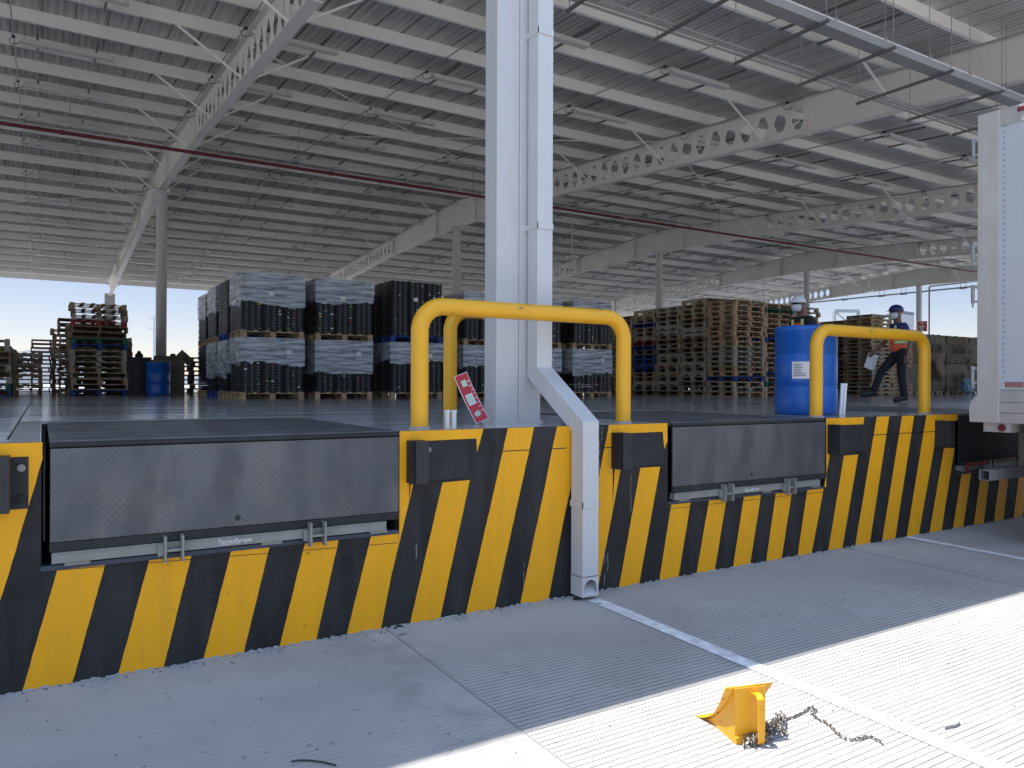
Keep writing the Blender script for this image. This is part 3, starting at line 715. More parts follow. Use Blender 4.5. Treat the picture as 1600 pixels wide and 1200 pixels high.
# ------------------------------------------------------------------ light fittings, conduit runs, pipework under the roof
fx = None; rows_x = [X0 - .15 - 3.4*3 + 3.4*k for k in range(16)]
lamp_y = [y for j, y in enumerate(ny) if j % 2 == 1 and y < YE-3]
for ri, X in enumerate(rows_x):
    if X > RXR-2: break
    # conduit
    b = MB()
    for ya, yb in ((YN+.4, Y1), (Y1, YE-.6)): b.tube([(X-.02, ya, Zb(ya)-.03), (X-.02, yb, Zb(yb)-.03)], .0125, 6)
    for Y in lamp_y:
        Yc = Y+.75; z = Zb(Yc)-.05
        b.tube([(X-.02+.0, Yc-.0, z), (X-.09, Yc+.05, z-.05), (X-.06, Yc+.02, z-.14), (X+.05, Yc-.02, z-.12), (X+.12, Yc-.02, z-.03)], .007, 5, mi=1)
        b.box(X-.045, X+.01, Yc-.03, Yc+.03, z-.015, z+.015, mi=1)
    o = b.build('conduit_run', [M['galv'], M['cable']])
    tag(o, 'thin conduit with cable loops serving the %s lamp row counted from the left' % ORD[ri+1], 'conduit', 'conduits under the canopy roof')
    for li, Y in enumerate(lamp_y):
        Yc = Y + .75; a = math.atan(SL if Yc < Y1 else -SL)
        if fx is None:
            t = empty('light_fitting', (X, Yc, Zb(Yc)), rx=a)
            b = MB(); b.prism([(-.09,-.13),(.09,-.13),(.055,-.05),(-.055,-.05)], 'x', .1, 1.6); b.build('housing', M['fix_white'], t)
            b = MB(); b.box(.14, 1.56, -.07, .07, -.1375, -.1305); b.build('lens', M['lens'], t)
            for xx in (.35, 1.3): b = MB(); b.obox((xx, -.75, -.03), (xx, .75, -.03), .035, .035); b.build('hanger_strut', M['dark_strut'] if xx > 1 else M['dark_strut'], t)
            for xx in (.14, 1.5): b = MB(); b.tube([(xx,0,-.055),(xx,0,-.03),(xx+.03,0,-.02)], .006, 5); b.build('hook', M['cable'], t)
            fx = t
        else: t = copy_obj(fx); t.location = (X, Yc, Zb(Yc)); t.rotation_euler = (a, 0, 0)
        tag(t, 'slim strip light, %s from the dock edge in %s lamp row from left' % (ORD[li+1], ORD[ri+1]), 'ceiling light', 'strip lights under the canopy roof')

# red sprinkler main
pY = 19.6; za = onY(262, 232, pY).z; zb2 = onY(1200, 375.5, pY).z; zp = (za+zb2)/2
t = empty('sprinkler_pipe', (0, pY, zp), label='long dark red fire pipe crossing under the roof beams', cat='pipe')
b = MB(); b.tube([(RXL+1,0,0),(RXR-1,0,0)], .042, 12); b.build('main', M['red_pipe'], t)
x = RXL+2
while x < RXR-1: b = MB(); b.tube([(x,-.0,0),(x+.1,0,0)], .054, 12); b.build('coupling', M['red_pipe'], t); x += 6.1
for x in [BX[1]+2.5+5.1*k for k in range(9)]: b = MB(); b.tube([(x,0,.04),(x,0,Zb(pY)-zp)], .006, 5); b.build('hanger', M['galv'], t)
q = onY(985, 346, pY); text_obj('RED C.I.', 'marking', .085, M['white'], t, (q.x-.35, -.056, -.03), (R(90),0,0), 0, .001)

# galvanised wireway and conduit bundle on trapeze hangers near the dock edge
wy = empty('wireway', (0, 6.15, 6.0), label='square galvanised wireway hung on thin rods at upper right', cat='cable tray')
b = MB(); b.box(3.5, 30, -.1, .1, 0, .11); b.build('trough', M['galv'], wy)
b = MB(); b.box(3.5, 30, -.112, -.101, .095, .118); b.box(3.5, 30, .101, .112, .095, .118); b.build('lid_edge', M['spout_white'], wy)
for k in range(14):
    b = MB(); x = 4.3+1.05*k
    for s in (-.108,): b.tube([(x, s, .11), (x, s, Zb(6.1)-6.0)], .005, 5); b.box(x-.02, x+.02, s-.018, s+.018, .1, .14)
    b.build('hanger_rod', M['galv'], wy)
cy_ = 7.12
for k in range(3):
    b = MB(); b.tube([(1.5, cy_+.09*k, 6.045), (32, cy_+.09*k, 6.045)], .017, 8); o = b.build('conduit', M['galv'])
    tag(o, 'galvanised conduit on the trapeze hangers, %s of three counted from the dock edge' % ORD[k+1], 'conduit', 'three parallel conduits on trapeze hangers')
for k, X in enumerate([3.9, 5.35, 6.75, 8.2, 9.6, 11.0, 12.4, 13.8, 15.2, 16.6]):
    t = empty('trapeze_hanger', (X, 0, 0), label='dark trapeze strut with two rods, %s from the left of its row' % ORD[k+1], cat='hanger', group='trapeze struts carrying wireway and conduits')
    b = MB(); b.box(-.018, .018, 5.92, 7.45, 5.962, 5.998); b.build('strut', M['dark_strut'], t)
    for yy in (5.96, 7.4): b = MB(); b.tube([(0,yy,5.93),(0,yy,Zb(yy))], .006, 5); b.build('rod', M['galv'], t)
# pendant devices
for px, py0_, py1_, dd, lab in ((893,350,405,32.0,'white pendant device on a rod right of the thick column'), (1357,440,455,46.0,'white pendant device on a rod above the far pallet stacks')):
    u = (px-800)/FPX; P0 = _f*dd + _r*(u*dd); zt = Zb(P0.y); zbm = CAM.z - (py1_-604)/FPX*dd
    t = empty('pendant_device', (P0.x, P0.y, zbm), label=lab, cat='sensor')
    b = MB(); b.tube([(0,0,.12),(0,0,zt-zbm)], .02, 8); b.build('rod', M['roof_white'], t)
    b = MB(); b.lathe([(.0,.12),(.1,.12),(.28,.07),(.28,.03),(.16,-.05),(0,-.05)], 20); b.build('head', M['fix_white'], t)
# pipes along the open right end
EX = 44.0
def pipe_run(pts, r, name, label, mt):
    b = MB(); b.tube(pts, r, 8); o = b.build(name, mt); tag(o, label, 'pipe', 'pipes across the open right end of the canopy')
a1 = onX(1265, 473, EX); a2 = onX(1527, 447, EX); d12 = (a2-a1)
pipe_run([a1 - d12*.3, a2 + d12*.9], .045, 'hanging_pipe', 'long grey pipe hung across the open right end, lower one', M['galv'])
c1 = onX(1452, 447.5, EX+.3); c2 = onX(1527, 439, EX+.3); c0 = Vector((c1.x, c1.y, H))
b = MB(); b.tube([c0, c1 - Vector((0,0,.1)), c1 + (c2-c1)*.02, c2 + (c2-c1)*.8], .045, 8); tag(b.build('hanging_pipe', M['dark_strut']), 'dark pipe that turns down to the floor at the open right end', 'pipe', 'pipes across the open right end of the canopy')
for k, px in enumerate((1320, 1378, 1412, 1505)):
    p = onX(px, 473 - (px-1265)*.0985, EX); 
    b = MB()
    for dy in (-.15, .15): b.tube([(0,dy,0),(0,dy,Zb(p.y)-p.z)], .012, 5)
    b.box(-.03,.03,-.2,.2,-.08,-.03); o = b.build('rod_hanger', M['galv']); o.location = p
    tag(o, 'pair of thin hanger rods holding the end pipe, %s from the left' % ORD[k+1], 'hanger', 'rod hangers of the end pipe')

# ------------------------------------------------------------------ pallets
def pallet_mesh(kind):
    b = MB(); L, W = 1.2, 1.0; rg = random.Random(kind)
    if kind == 0:      # block pallet
        for x in (0, .55, 1.1):
            for y in (0, .45, .9): b.box(x, x+.1, y, y+.1, .02, .1)
        for y in (0, .45, .9): b.box(0, L, y, y+.1, .1002, .118)
        for k in range(6): b.box(.0+k*.2225, .085+k*.2225, 0, W, .1182, .138)
        for x in (0, .55, 1.1): b.box(x, x+.1, 0, W, 0, .0198)
    elif kind == 1:    # stringer pallet with notched sides
        for x in (0, .58, 1.16):
            b.prism([(0,.018),(.18,.018),(.2,.055),(.36,.055),(.38,.018),(.62,.018),(.64,.055),(.8,.055),(.82,.018),(1.0,.018),(1.0,.118),(0,.118)], 'x', x, x+.04)
        for y in (0, .15, .31, .46, .61, .76, .9): b.box(0, L, y+rg.uniform(-.006,.006), y+.1+rg.uniform(-.006,.006), .1182, .137)
        for y in (.0, .45, .9): b.box(0, L, y, y+.1, 0, .0178)
    else:              # deck-board ends to the left, notched stringers along the side
        for y in (0, .48, .96):
            b.prism([(0,.018),(.22,.018),(.25,.06),(.45,.06),(.48,.018),(.72,.018),(.75,.06),(.95,.06),(.98,.018),(1.2,.018),(1.2,.118),(0,.118)], 'y', y, y+.04)
        for k in range(7): b.box(k*.183, k*.183+.1, 0, W, .1182, .137)
        for x in (0, .55, 1.1): b.box(x, x+.1, 0, W, 0, .0178)
    return b
PM = {}
def pallet_data(kind, color):
    if (kind, color) not in PM:
        o = pallet_mesh(kind).build('wooden_pallet', WOOD[color]); PM[kind, color] = o.data; bpy.data.objects.remove(o)
    return PM[kind, color]
CN = {'tan':'tan','grey':'weathered grey','brown':'dark brown','orange':'reddish tan','blue':'blue','green':'green','red':'red'}
def stack(x, y, n, where, group, kinds=(0,), colors='tan grey brown', fixed=None, rz=0, jit=.025, sx=1.0, drop=()):
    rg = random.Random(int(x*31+y*17)); cl = colors.split()
    for i in range(n):
        c = (fixed or {}).get(i) or rg.choice(cl)
        o = bpy.data.objects.new('wooden_pallet', pallet_data(rg.choice(kinds), c)); COL.objects.link(o)
        o.location = (x + rg.uniform(-jit, jit), y + rg.uniform(-jit, jit), H + .1385*i + .001)
        o.rotation_euler = (0, 0, rz + R(rg.uniform(-1.6, 1.6))); 
        if sx != 1: o.scale = (sx, sx, 1)
        if i % 3 == 2: o.rotation_euler[2] += 0
        tag(o, '%s pallet, %s from the bottom of %s' % (CN[c], ORD[i+1], where), 'pallet', group)
stack(.56, 20.8, 16, 'the tall stack at left', 'pallets in the tall left stack', (0,0,1), 'tan grey grey brown', {0:'blue',8:'blue',9:'green',12:'red',14:'brown'})
stack(.35, 22.3, 14, 'the stack behind the tall left one', 'pallets behind the tall left stack', (1,), 'brown grey')
stack(-1.78, 19.7, 9, 'the stack cut by the left frame', 'pallets at the left frame edge', (0,1), 'tan grey brown', {0:'blue',1:'green'})
stack(-.35, 30.8, 13, 'the low stack far back at left', 'pallets far back at left', (1,), 'brown grey red', {4:'red',5:'brown'}, sx=.95)
stack(-1.5, 30.0, 9, 'the messy stack beside the left frame stack', 'pallets in the messy far stack', (1,), 'grey brown', jit=.1)
stack(3.35, 25.0, 8, 'the stack between cardboard box and crates', 'pallets beside the crate loads', (1,), 'brown')
RG = 'pallets in the long stacks right of the column'
wh = ['the corner stack left of the white helmet', 'the second stack left of the corner', 'the third stack left of the corner', 'the fourth stack left of the corner', 'the fifth stack left of the corner', 'the farthest stack beside the yellow guard']
for k in range(6):
    stack(15.85, 14.3+1.05*k, (19,20,19,19,18,18)[k], wh[k], RG, (0,0,0,1) if k else (0,), ('orange tan orange tan grey' if k == 0 else 'tan grey grey brown'),
          {0:{3:'blue',14:'orange',15:'orange',16:'orange',17:'orange',9:'grey'},1:{13:'grey'},2:{},3:{5:'blue',6:'blue',7:'blue',8:'blue',10:'blue',15:'blue',11:'red'},4:{9:'green',10:'green'},5:{}}[k])
stack(17.25, 14.45, 19, 'the stack behind the drum, left of helmet', RG, (0,), 'orange tan tan', {4:'blue',2:'green',17:'green',11:'blue'})
stack(18.62, 14.6, 19, 'the stack right of the white helmet', RG, (0,), 'tan grey')
FG = 'pallets in the far stacks behind the walking worker'
stack(24.1, 15.7, 20, 'the far stack behind the walking worker', FG, (2,), 'tan grey', rz=0)
stack(24.1, 16.75, 19, 'the far stack right behind the drum', FG, (2,), 'tan brown')
stack(25.4, 15.75, 14, 'the lower far stack beside the bales', FG, (2,), 'tan')

def rear_rows(spots, label):
    b = MB(); rg = random.Random(77); parts = [pallet_mesh(2), pallet_mesh(2), pallet_mesh(0)]; cols = [WOOD['tan'], WOOD['grey'], WOOD['brown']]
    for x, y, n in spots:
        for i in range(n):
            q = rg.choice(parts); dx, dy = x+rg.uniform(-.03,.03), y+rg.uniform(-.03,.03); z = H+.1385*i+.001; mi = rg.randrange(3)
            k = len(b.v); b.v += [(v[0]+dx, v[1]+dy, v[2]+z) for v in q.v]; b.f += [tuple(k+j for j in f) for f in q.f]; b.m += [mi]*len(q.f); b.sm += [False]*len(q.f)
    tag(b.build('pallet_mass', cols), label, 'pallets', kind='stuff')
rear_rows([(17.1, 15.55+1.05*k, 18) for k in range(6)] + [(18.35, 15.7+1.05*k, 18) for k in range(5)] + [(19.8, 17.8+1.05*k, 17) for k in range(3)] + [(21.2, 19.0, 16), (22.5, 18.5, 16)], 'rear rows of pallet stacks behind the long front row')
rear_rows([(.5, 21.95, 13), (.62, 23.1, 13), (-1.8, 20.9, 8), (-1.75, 22.0, 8), (1.75, 24.0, 5), (.2, 24.4, 13), (1.1, 25.5, 12), (-1.2, 24.0, 8)], 'rear pallet stacks behind the left stacks')

# ------------------------------------------------------------------ shrink-wrapped loads of folded black crates
def layer_mesh(seed):
    b = MB(); rg = random.Random(seed)
    # 1.2 x 1.0: front three crates across, side two; each with rim, recess and latches
    for ix in range(3):
        for iy in range(2):
            x0 = ix*.4+.003; y0 = iy*.5+.003; w = .394; d = .494
            b.box(x0+.022, x0+w-.022, y0+.022, y0+d-.022, .003, .05)
            b.box(x0, x0+w, y0, y0+d, .044, .054)
            b.box(x0, x0+w, y0, y0+d, 0.0, .007)
            for q in (.04, .1475, .2825, .34):
                for yy in (y0, y0+d-.008): b.box(x0+q, x0+q+.014, yy, yy+.008, .008, .041)
            for q in (.08, .22, .33):
                b.box(x0-.0008, x0+.008, y0+q, y0+q+.02, .008, .041)
            for q in (.075, .19, .3): b.box(x0+q, x0+q+.034, y0+.002, y0+.024, .017, .034, mi=1)
            for q in (.1, .25, .36, .43): b.box(x0+.002, x0+.024, y0+q, y0+q+.03, .015, .035, mi=1)
    return b
lay = [layer_mesh(s).build('crate_layer', [M['crate'], M['latch']]).data for s in (1,)]
for o in [o for o in COL.objects if o.name.startswith('crate_layer')]: bpy.data.objects.remove(o)
STK = [mat('sticker_' + n, c, .6) for n, c in (('white',(.7,.7,.68)),('green',(.2,.45,.15)),('red',(.6,.08,.06)),('amber',(.6,.4,.08)))]
def load(x, y, z, n, wrap, label, pal='tan', wfrac=.45, seed=1, stickers=14, grp='wrapped black crate loads'):
    rg = random.Random(seed)
    t = empty('crate_load', (x, y, z), rz=R(rg.uniform(-.6,.6)), label=label, cat='crate load', group=grp)
    p = bpy.data.objects.new('pallet', pallet_data(0, pal)); COL.objects.link(p); p.parent = t
    for i in range(n):
        o = bpy.data.objects.new('crate_layer', lay[0]); COL.objects.link(o); o.parent = t
        o.location = (rg.uniform(-.006,.006), rg.uniform(-.006,.006), .14 + .0575*i)
    hz = .14 + .0575*n
    if wrap:
        b = MB(); e = .012; zl = hz - (hz-.14)*wfrac; N = 14; ring = []
        for j in range(6):
            zz = zl + (hz+.012-zl)*j/5; row = []
            for (ax, ay), (bx_, by_) in zip(((-e,-e),(1.2+e,-e),(1.2+e,1+e),(-e,1+e)), ((1.2+e,-e),(1.2+e,1+e),(-e,1+e),(-e,-e))):
                for k in range(N):
                    s = k/N; o_ = rg.uniform(-.006,.008)
                    nx_, ny_ = (by_-ay), -(bx_-ax); l = math.hypot(nx_, ny_); 
                    dz = (rg.uniform(-.02,.03)+.05*math.sin(s*3+ax*2+seed) if j == 0 else 0)
                    row.append((ax+(bx_-ax)*s+nx_/l*o_, ay+(by_-ay)*s+ny_/l*o_, zz+dz))
            ring.append(row)
        K = 4*N; vs = [v for r_ in ring for v in r_]
        b.add(vs, [(j*K+k, j*K+(k+1)%K, (j+1)*K+(k+1)%K, (j+1)*K+k) for j in range(5) for k in range(K)])
        b.add(ring[-1], [tuple(range(K))])
        b.build('stretch_wrap', M['film'], t)
    for k in range(stickers):
        b = MB(); sx_ = rg.choice((.06,.17,.3,.47,.57,.7,.87,.97,1.08)); sz = .16 + .0575*rg.randrange(n); w_ = rg.choice((.03,.05,.04)); 
        b.box(sx_, sx_+w_, -.0065, -.0035, sz, sz+.028); b.build('sticker', rg.choice(STK[:2] if k % 3 else STK), t)
    if stickers:
        b = MB(); q = .85 if seed % 2 else .5; b.box(q, q+.1, -.0235, -.0205, hz-.3 if seed % 2 else hz-.42, hz-.22 if seed % 2 else hz-.34); b.build('paper_label', M['paper'], t)
cw = [(3.2,'first'),(4.65,'second'),(6.2,'third'),(7.98,'fourth'),(9.5,'fifth'),(10.98,'sixth')]
for i, (x, nm) in enumerate(cw):
    pal_lo, pal_up = (('tan','tan'),('orange','tan'),('tan','blue'),('tan','tan'),('tan','tan'),('orange','tan'))[i]
    y = 15.0 + (0, .05, -.1, .0, .1, .0)[i]
    load(x, y, H, 18, True, 'lower wrapped load of black crates in %s column from left' % nm, pal_lo, (.5,.62,.4,.5,.5,.6)[i], i*2+1)
    n2 = (19,19,20,18,18,18)[i]
    load(x+.01, y, H+.14+.0575*18+.014, n2, i != 2, 'upper %s load of black crates in %s column from left' % ('wrapped' if i != 2 else 'unwrapped', nm), pal_up, (.55,.42,.3,.5,.5,.5)[i], i*2+2)
    if i > 0:
        for k in range(1, 3):
            load(x, y+1.3*k, H, 18, False, 'lower rear load of black crates, %s behind the %s column' % (ORD[k], nm), 'brown', .5, 50+i*4+k, 0)
            load(x, y+1.3*k, H+.14+.0575*18+.014, 17, False, 'upper rear load of black crates, %s behind the %s column' % (ORD[k], nm), 'brown', .5, 80+i*4+k, 0)
    if i in (0,):
        for k in range(1, 4):
            load(x, y+1.22*k, H, 18, k != 3, 'lower black crate load, %s behind the first column load' % ORD[k], ('tan','blue','tan')[k-1], .7, 20+k, 0)
            load(x, y+1.22*k, H+.14+.0575*18+.014, (19,19,18)[k-1], k != 1, 'upper black crate load, %s behind the first column load' % ORD[k], ('blue','tan','tan')[k-1], .55, 30+k, 0)

# ------------------------------------------------------------------ dark bin, far drum, cardboard box at left
def drum(loc, label, sc_=1.0, labels=False):
    t = empty('plastic_drum', loc, label=label, cat='drum', group='blue plastic drums'); h = .89*sc_; r = .3*sc_
    b = MB(); b.lathe([(0,0),(r*.9,0),(r*.965,.012),(r*.99,.05),(r,.09),(r,h*.3),(r*.982,h*.31),(r*.982,h*.325),(r,h*.335),(r,h*.66),(r*.982,h*.67),(r*.982,h*.685),(r,h*.695),(r,h*.93),(r*1.02,h*.94),(r*1.02,h*.985),(r*.97,h),(r*.93,h*.985),(r*.92,h*.965),(0,h*.965)], 48)
    b.build('shell', M['blue_drum'], t)
    for s in (-1, 1): b = MB(); b.lathe([(0,h*.965),(.035,h*.965),(.035,h*.985),(0,h*.985)], 14, (s*r*.6,0,0)); b.build('bung', M['blue_drum'], t)
    if labels:
        def patch(a0, a1, z0, z1, mt, nm, off, par):
            b = MB(); n = 8; vs = []
            for k in range(n+1):
                a = a0+(a1-a0)*k/n; vs += [(math.cos(a)*(r+off), math.sin(a)*(r+off), z0), (math.cos(a)*(r+off), math.sin(a)*(r+off), z1)]
            b.add(vs, [(2*k,2*k+2,2*k+3,2*k+1) for k in range(n)]); return b.build(nm, mt, par)
        ac = math.atan2(-loc[1], -loc[0]) - .18
        lb = patch(ac-.25, ac+.32, .36, .53, M['paper'], 'paper_label', .0015, t)
        rg = random.Random(4)
        for k in range(8):
            z = .50-.016*k; patch(ac-.2, ac-.2+rg.uniform(.22,.42), z, z+.006, M['ink'], 'printed_line', .0022, lb)
        patch(ac-.3, ac+.1, .335, .352, mat('tape_residue', (.05,.2,.5), .5), 'tape_mark', .0012, t)
        patch(ac+.55, ac+.72, .44, .5, mat('pale_scuff', (.06,.2,.48), .5), 'scuff', .0012, t)
    return t
drum((6.61, 5.03, H), 'large blue plastic drum with paper label behind the yellow guard', 1.0, True)
drum((2.45, 20.75, H), 'small-looking blue drum in shadow before the cardboard box', .93)
b = MB(); b.box(0,.62,0,1.0,0,.93); b.box(-.02,.64,-.02,1.02,.9,.96)
for k in range(4): b.box(.08+.14*k, .1+.14*k, -.012, 0, .1, .88)
o = b.build('plastic_bin', M['crate'], bevel=.01); o.location = (1.72, 21.3, H); tag(o, 'black ribbed bin left of the shadowed drum', 'bin')
t = empty('cardboard_box', (2.36, 21.3, H), label='tall brown cardboard box under the round column at left', cat='box')
b = MB(); b.box(0,.78,0,.9,0,.9); b.build('body', M['card2'], t)
b = MB(); b.obox((.39,.0,.9),(.39,-.1,1.0),.7,.006); b.build('flap', M['card2'], t)
b = MB(); b.obox((.78,.45,.9),(.93,.45,1.06),.4,.006, up=(0,1,0)); b.build('flap', M['card2'], t)
b = MB(); b.lathe([(0,0),(.07,0),(.08,.1),(.06,.17),(0,.18)], 14); o = b.build('black_jug', M['rubber']); o.location = (2.9, 21.6, H+.9); tag(o, 'dark rounded jug on top of the cardboard box', 'jug')
b = MB(); b.lathe([(0,0),(.09,0),(.1,.06),(.05,.12),(.03,.17),(0,.17)], 14); o = b.build('black_jug', M['rubber']); o.location = (2.1, 21.6, H+.96); tag(o, 'dark jug on the rim of the black bin', 'jug')

# ------------------------------------------------------------------ cardboard bales at right
bale_m = []
for s in range(4):
    bm = bmesh.new(); bmesh.ops.create_cube(bm, size=1); bmesh.ops.subdivide_edges(bm, edges=bm.edges, cuts=7, use_grid_fill=True)
    rg = random.Random(40+s)
    for v in bm.verts:
        k = 1 - .09*max(0, abs(v.co.z)*2-.55)/.45; v.co.x *= 1.55*k; v.co.y *= 1.1*k; v.co.z *= 1.02
        band = math.cos(v.co.x*math.pi*2/.31)
        v.co.y *= 1+.025*band; v.co.z *= 1+.03*band
        v.co += Vector((rg.uniform(-.02,.02), rg.uniform(-.02,.02), rg.uniform(-.02,.02)))
    me = bpy.data.meshes.new('bale'); bm.to_mesh(me); bm.free(); me.materials.append(M['card'] if s % 2 else M['card2'])
    bale_m.append(me)
for i in range(4):
    x = 26.45+1.6*i
    p = bpy.data.objects.new('wooden_pallet', pallet_data(0,'grey')); COL.objects.link(p); p.location = (x-.62, 15.8, H); tag(p, 'grey pallet under the %s pile of cardboard bales' % ORD[i+1], 'pallet', 'pallets under the bales')
    for j in range(2 if i < 3 else 2):
        t = empty('cardboard_bale', (x, 16.3, H+.15+.51+1.04*j), rz=R(random.uniform(-2,2)), label='%s strapped cardboard bale in the %s pile right of the worker' % (('lower','upper')[j], ORD[i+1]), cat='bale', group='strapped cardboard bales')
        o = bpy.data.objects.new('compressed_card', bale_m[(i+j) % 4]); COL.objects.link(o); o.parent = t
        b = MB()
        for k in range(5):
            xx = -.62+.31*k; b.tube([(xx,-.57,-.5),(xx,-.585,0),(xx,-.57,.5),(xx,0,.53),(xx,.57,.5)], .006, 5)
        b.build('strap', M['dark_strut'], t)
        if i in (1,2): text_obj('1616', 'marker_number', .46, M['marker'], t, (-.62, -.63, -.15), (R(90),0,R(0)), .1, .004, offset=.004, sp=1.12)
b = MB(); b.obox((0,0,0),(.25,-.1,-.55),.42,.01, up=(0,1,0)); o = b.build('loose_card', M['card2']); o.location = onY(1466, 562, 15.55); tag(o, 'bent cardboard sheet hanging out between the bales', 'cardboard sheet')
bm = bmesh.new(); bmesh.ops.create_icosphere(bm, subdivisions=3, radius=.3); rg = random.Random(2)
for v in bm.verts: v.co.x *= 1.1; v.co.y *= .7; v.co *= 1+rg.uniform(-.12,.12)
me = bpy.data.meshes.new('bag'); bm.to_mesh(me); bm.free(); me.materials.append(M['tarp']); o = bpy.data.objects.new('plastic_bag', me); COL.objects.link(o)
o.location = onY(1512, 602, 15.3); o.location.z = H+.33; tag(o, 'crumpled blue and white plastic bag against the bales', 'bag')

# fire signs: curled one leaning at the column, one on the far column
def sign(t, w, h, curl):
    b = MB(); n = 12
    def S(z): return curl*math.sin(z/h*math.pi*.5)
    def strip(x0, x1, z0, z1, off, mi, N=6):
        vs = []
        for k in range(N+1):
            z = z0+(z1-z0)*k/N; vs += [(x0, S(z)-off, z), (x1, S(z)-off, z)]
        b2 = MB(); b2.add(vs, [(2*k,2*k+1,2*k+3,2*k+2) for k in range(N)]); return b2
    b = strip(0, w, 0, h, 0, 0, 14)
    for q in strip(0, w, 0, h, -.003, 0, 14).f: pass
    bb = strip(0, w, 0, h, -.003, 0, 14); b.add(bb.v, bb.f)
    b.build('board', M['white'], t)
    m_ = w*.035; strip(m_, w-m_, m_*.8, h-m_*.8, .0012, 0, 14).build('red_panel', M['sign_red'], t)
    strip(w*.3, w*.68, h*.74, h*.87, .0024, 0).build('pictogram', M['sign_green'], t)
    strip(w*.22, w*.66, h*.38, h*.57, .0024, 0).build('pictogram', M['sign_green'], t)
    strip(w*.18, w*.7, h*.365, h*.58, .0019, 0).build('pictogram_frame', M['white'], t)
    b = MB(); rg = random.Random(8)
    pts = []
    for k in range(16): a = 2*math.pi*k/16; rr = w*(.3 if k % 2 else .19); pts.append((w*.42+rr*math.cos(a), h*.17+rr*.72*math.sin(a)))
    b.prism(pts, 'y', S(h*.17)-.005, S(h*.17)-.0035); b.build('flame_pictogram', M['sign_green'], t)
    for i, ch in enumerate('EXTINTOR'):
        z = h*.84-h*.09*i; text_obj(ch, 'letter', h*.085, M['white'], t, (w*.76, S(z)-.0026, z), (R(90), R(90), 0), 0, .0004)
cp = onY(716, 655, 4.8)
t = empty('fire_sign', (2.675, 4.83, H+.004), label='curled red fire sign with pictograms leaning at the column foot', cat='sign')
t.rotation_euler = (R(-10), R(-19), R(8)); sign(t, .12, .375, .05)
t = empty('fire_sign', (BX[6]-.35, Y1-.2, 3.2), label='small red fire sign on the far right round column', cat='sign')
p = onX(1433.5, 518, BX[6]-.4); t.location = (p.x, p.y, p.z); t.rotation_euler = (0,0,R(-60)); sign(t, .5, .6, 0)

# ------------------------------------------------------------------ trailer
tx, ty, tw_, tl = 7.845, 3.985, 2.6, 12.5
tr = empty('semi_trailer', (tx, ty, 0), label='white box trailer backed up at the right frame edge', cat='trailer')
ZB, ZT = 1.14, 4.16
b = MB(); b.box(.012, tw_-.012, -tl, -.2, ZB+.32, ZT-.1); b.build('side_panels', M['trailer'], tr)
b = MB(); b.box(0, tw_, -tl, -.19, ZT-.1, ZT); b.box(0, tw_, -tl, -.19, ZT-.16, ZT-.1); b.build('top_rail', M['trailer_rail'], tr)
b = MB()
for z0, z1, o_ in ((ZB+.0,ZB+.1,.004),(ZB+.1,ZB+.2,.0),(ZB+.2,ZB+.32,.006)): b.box(o_, tw_-o_, -tl, -.19, z0, z1-.004)
b.build('bottom_rail', M['trailer_rail'], tr)
b = MB()
for sx_ in (0, tw_-.1):
    b.prism([(0 if sx_ == 0 else .1, 0)]*0 + [(-.2,ZB),(.07,ZB),(.075,ZB+.13),(.06,ZB+.2),(.0,ZB+.27),(.0,ZT),(-.2,ZT)], 'x', sx_-(.008 if sx_ == 0 else -.0), sx_+.1)
b.box(.1, tw_-.1, -.2, 0, ZT-.2, ZT); b.build('rear_frame', M['trailer_post'], tr, bevel=.004)
b = MB(); b.box(.1, tw_-.1, -.06, -.02, ZB, ZT-.2); b.build('rear_door', M['trailer'], tr)
b = MB()
for z in [ZB+.38+.055*k for k in range(48)]: b.tube([(.012,-.235,z),(.004,-.235,z)], .009, 6)
for yy in [-.48-.6*k for k in range(20)]:
    for z in [ZB+.38+.16*k for k in range(17)]: b.tube([(.012,yy,z),(.004,yy,z)], .009, 6)
for yy in [-.24-.07*k for k in range(12)]:
    for z in (ZT-.13, ZB+.3): b.tube([(.0,yy,z),(-.004,yy,z)], .006, 6)
b.build('rivets', mat('rivet_grey', (.32,.33,.35), .5), tr)  # rivets in a darker grey than the side panels
for z in (ZT-.32, ZT-1.35, 2.4, 1.6):
    b = MB(); b.tube([(-.03,.03,z-.09),(-.03,.03,z+.09)], .017, 10); b.obox((-.03,.03,z+.07),(.03,.0,z+.07),.03,.02); b.obox((-.03,.03,z-.07),(.03,.0,z-.07),.03,.02)
    b.tube([(-.03,.03,z-.13),(-.03,.03,z-.09)], .009, 8)
    hg = b.build('door_hinge', M['galv'], tr)
b = MB(); b.box(-.004,.012,-1.0,-.24,ZB+.345,ZB+.395); b.build('reflective_tape', M['paper'], tr)
b = MB(); b.box(-.0045,-.0039,-.42,-.25,ZB+.345,ZB+.395); b.box(-.0045,-.0039,-.82,-.63,ZB+.345,ZB+.395); b.build('red_tape', mat('red_tape', (.3,.14,.13), .5), tr)
b = MB(); b.box(-.012,.0,-.5,-.36,ZT-.07,ZT-.03); b.build('marker_lamp', M['red_lens'], tr)
b = MB(); b.box(.02,.5,-.3,-.05,ZB-.09,ZB-.001); lp = b.build('lamp_bracket', M['trailer_rail'], tr)
b = MB(); b.tube([(.02,-.22,ZB-.045),(.008,-.22,ZB-.045)], .036, 16); b.build('tail_lamp', M['red_lens'], tr)
b = MB()   # rear impact guard: hollow square tube
gzv = .62; w2 = .05; t_ = .006
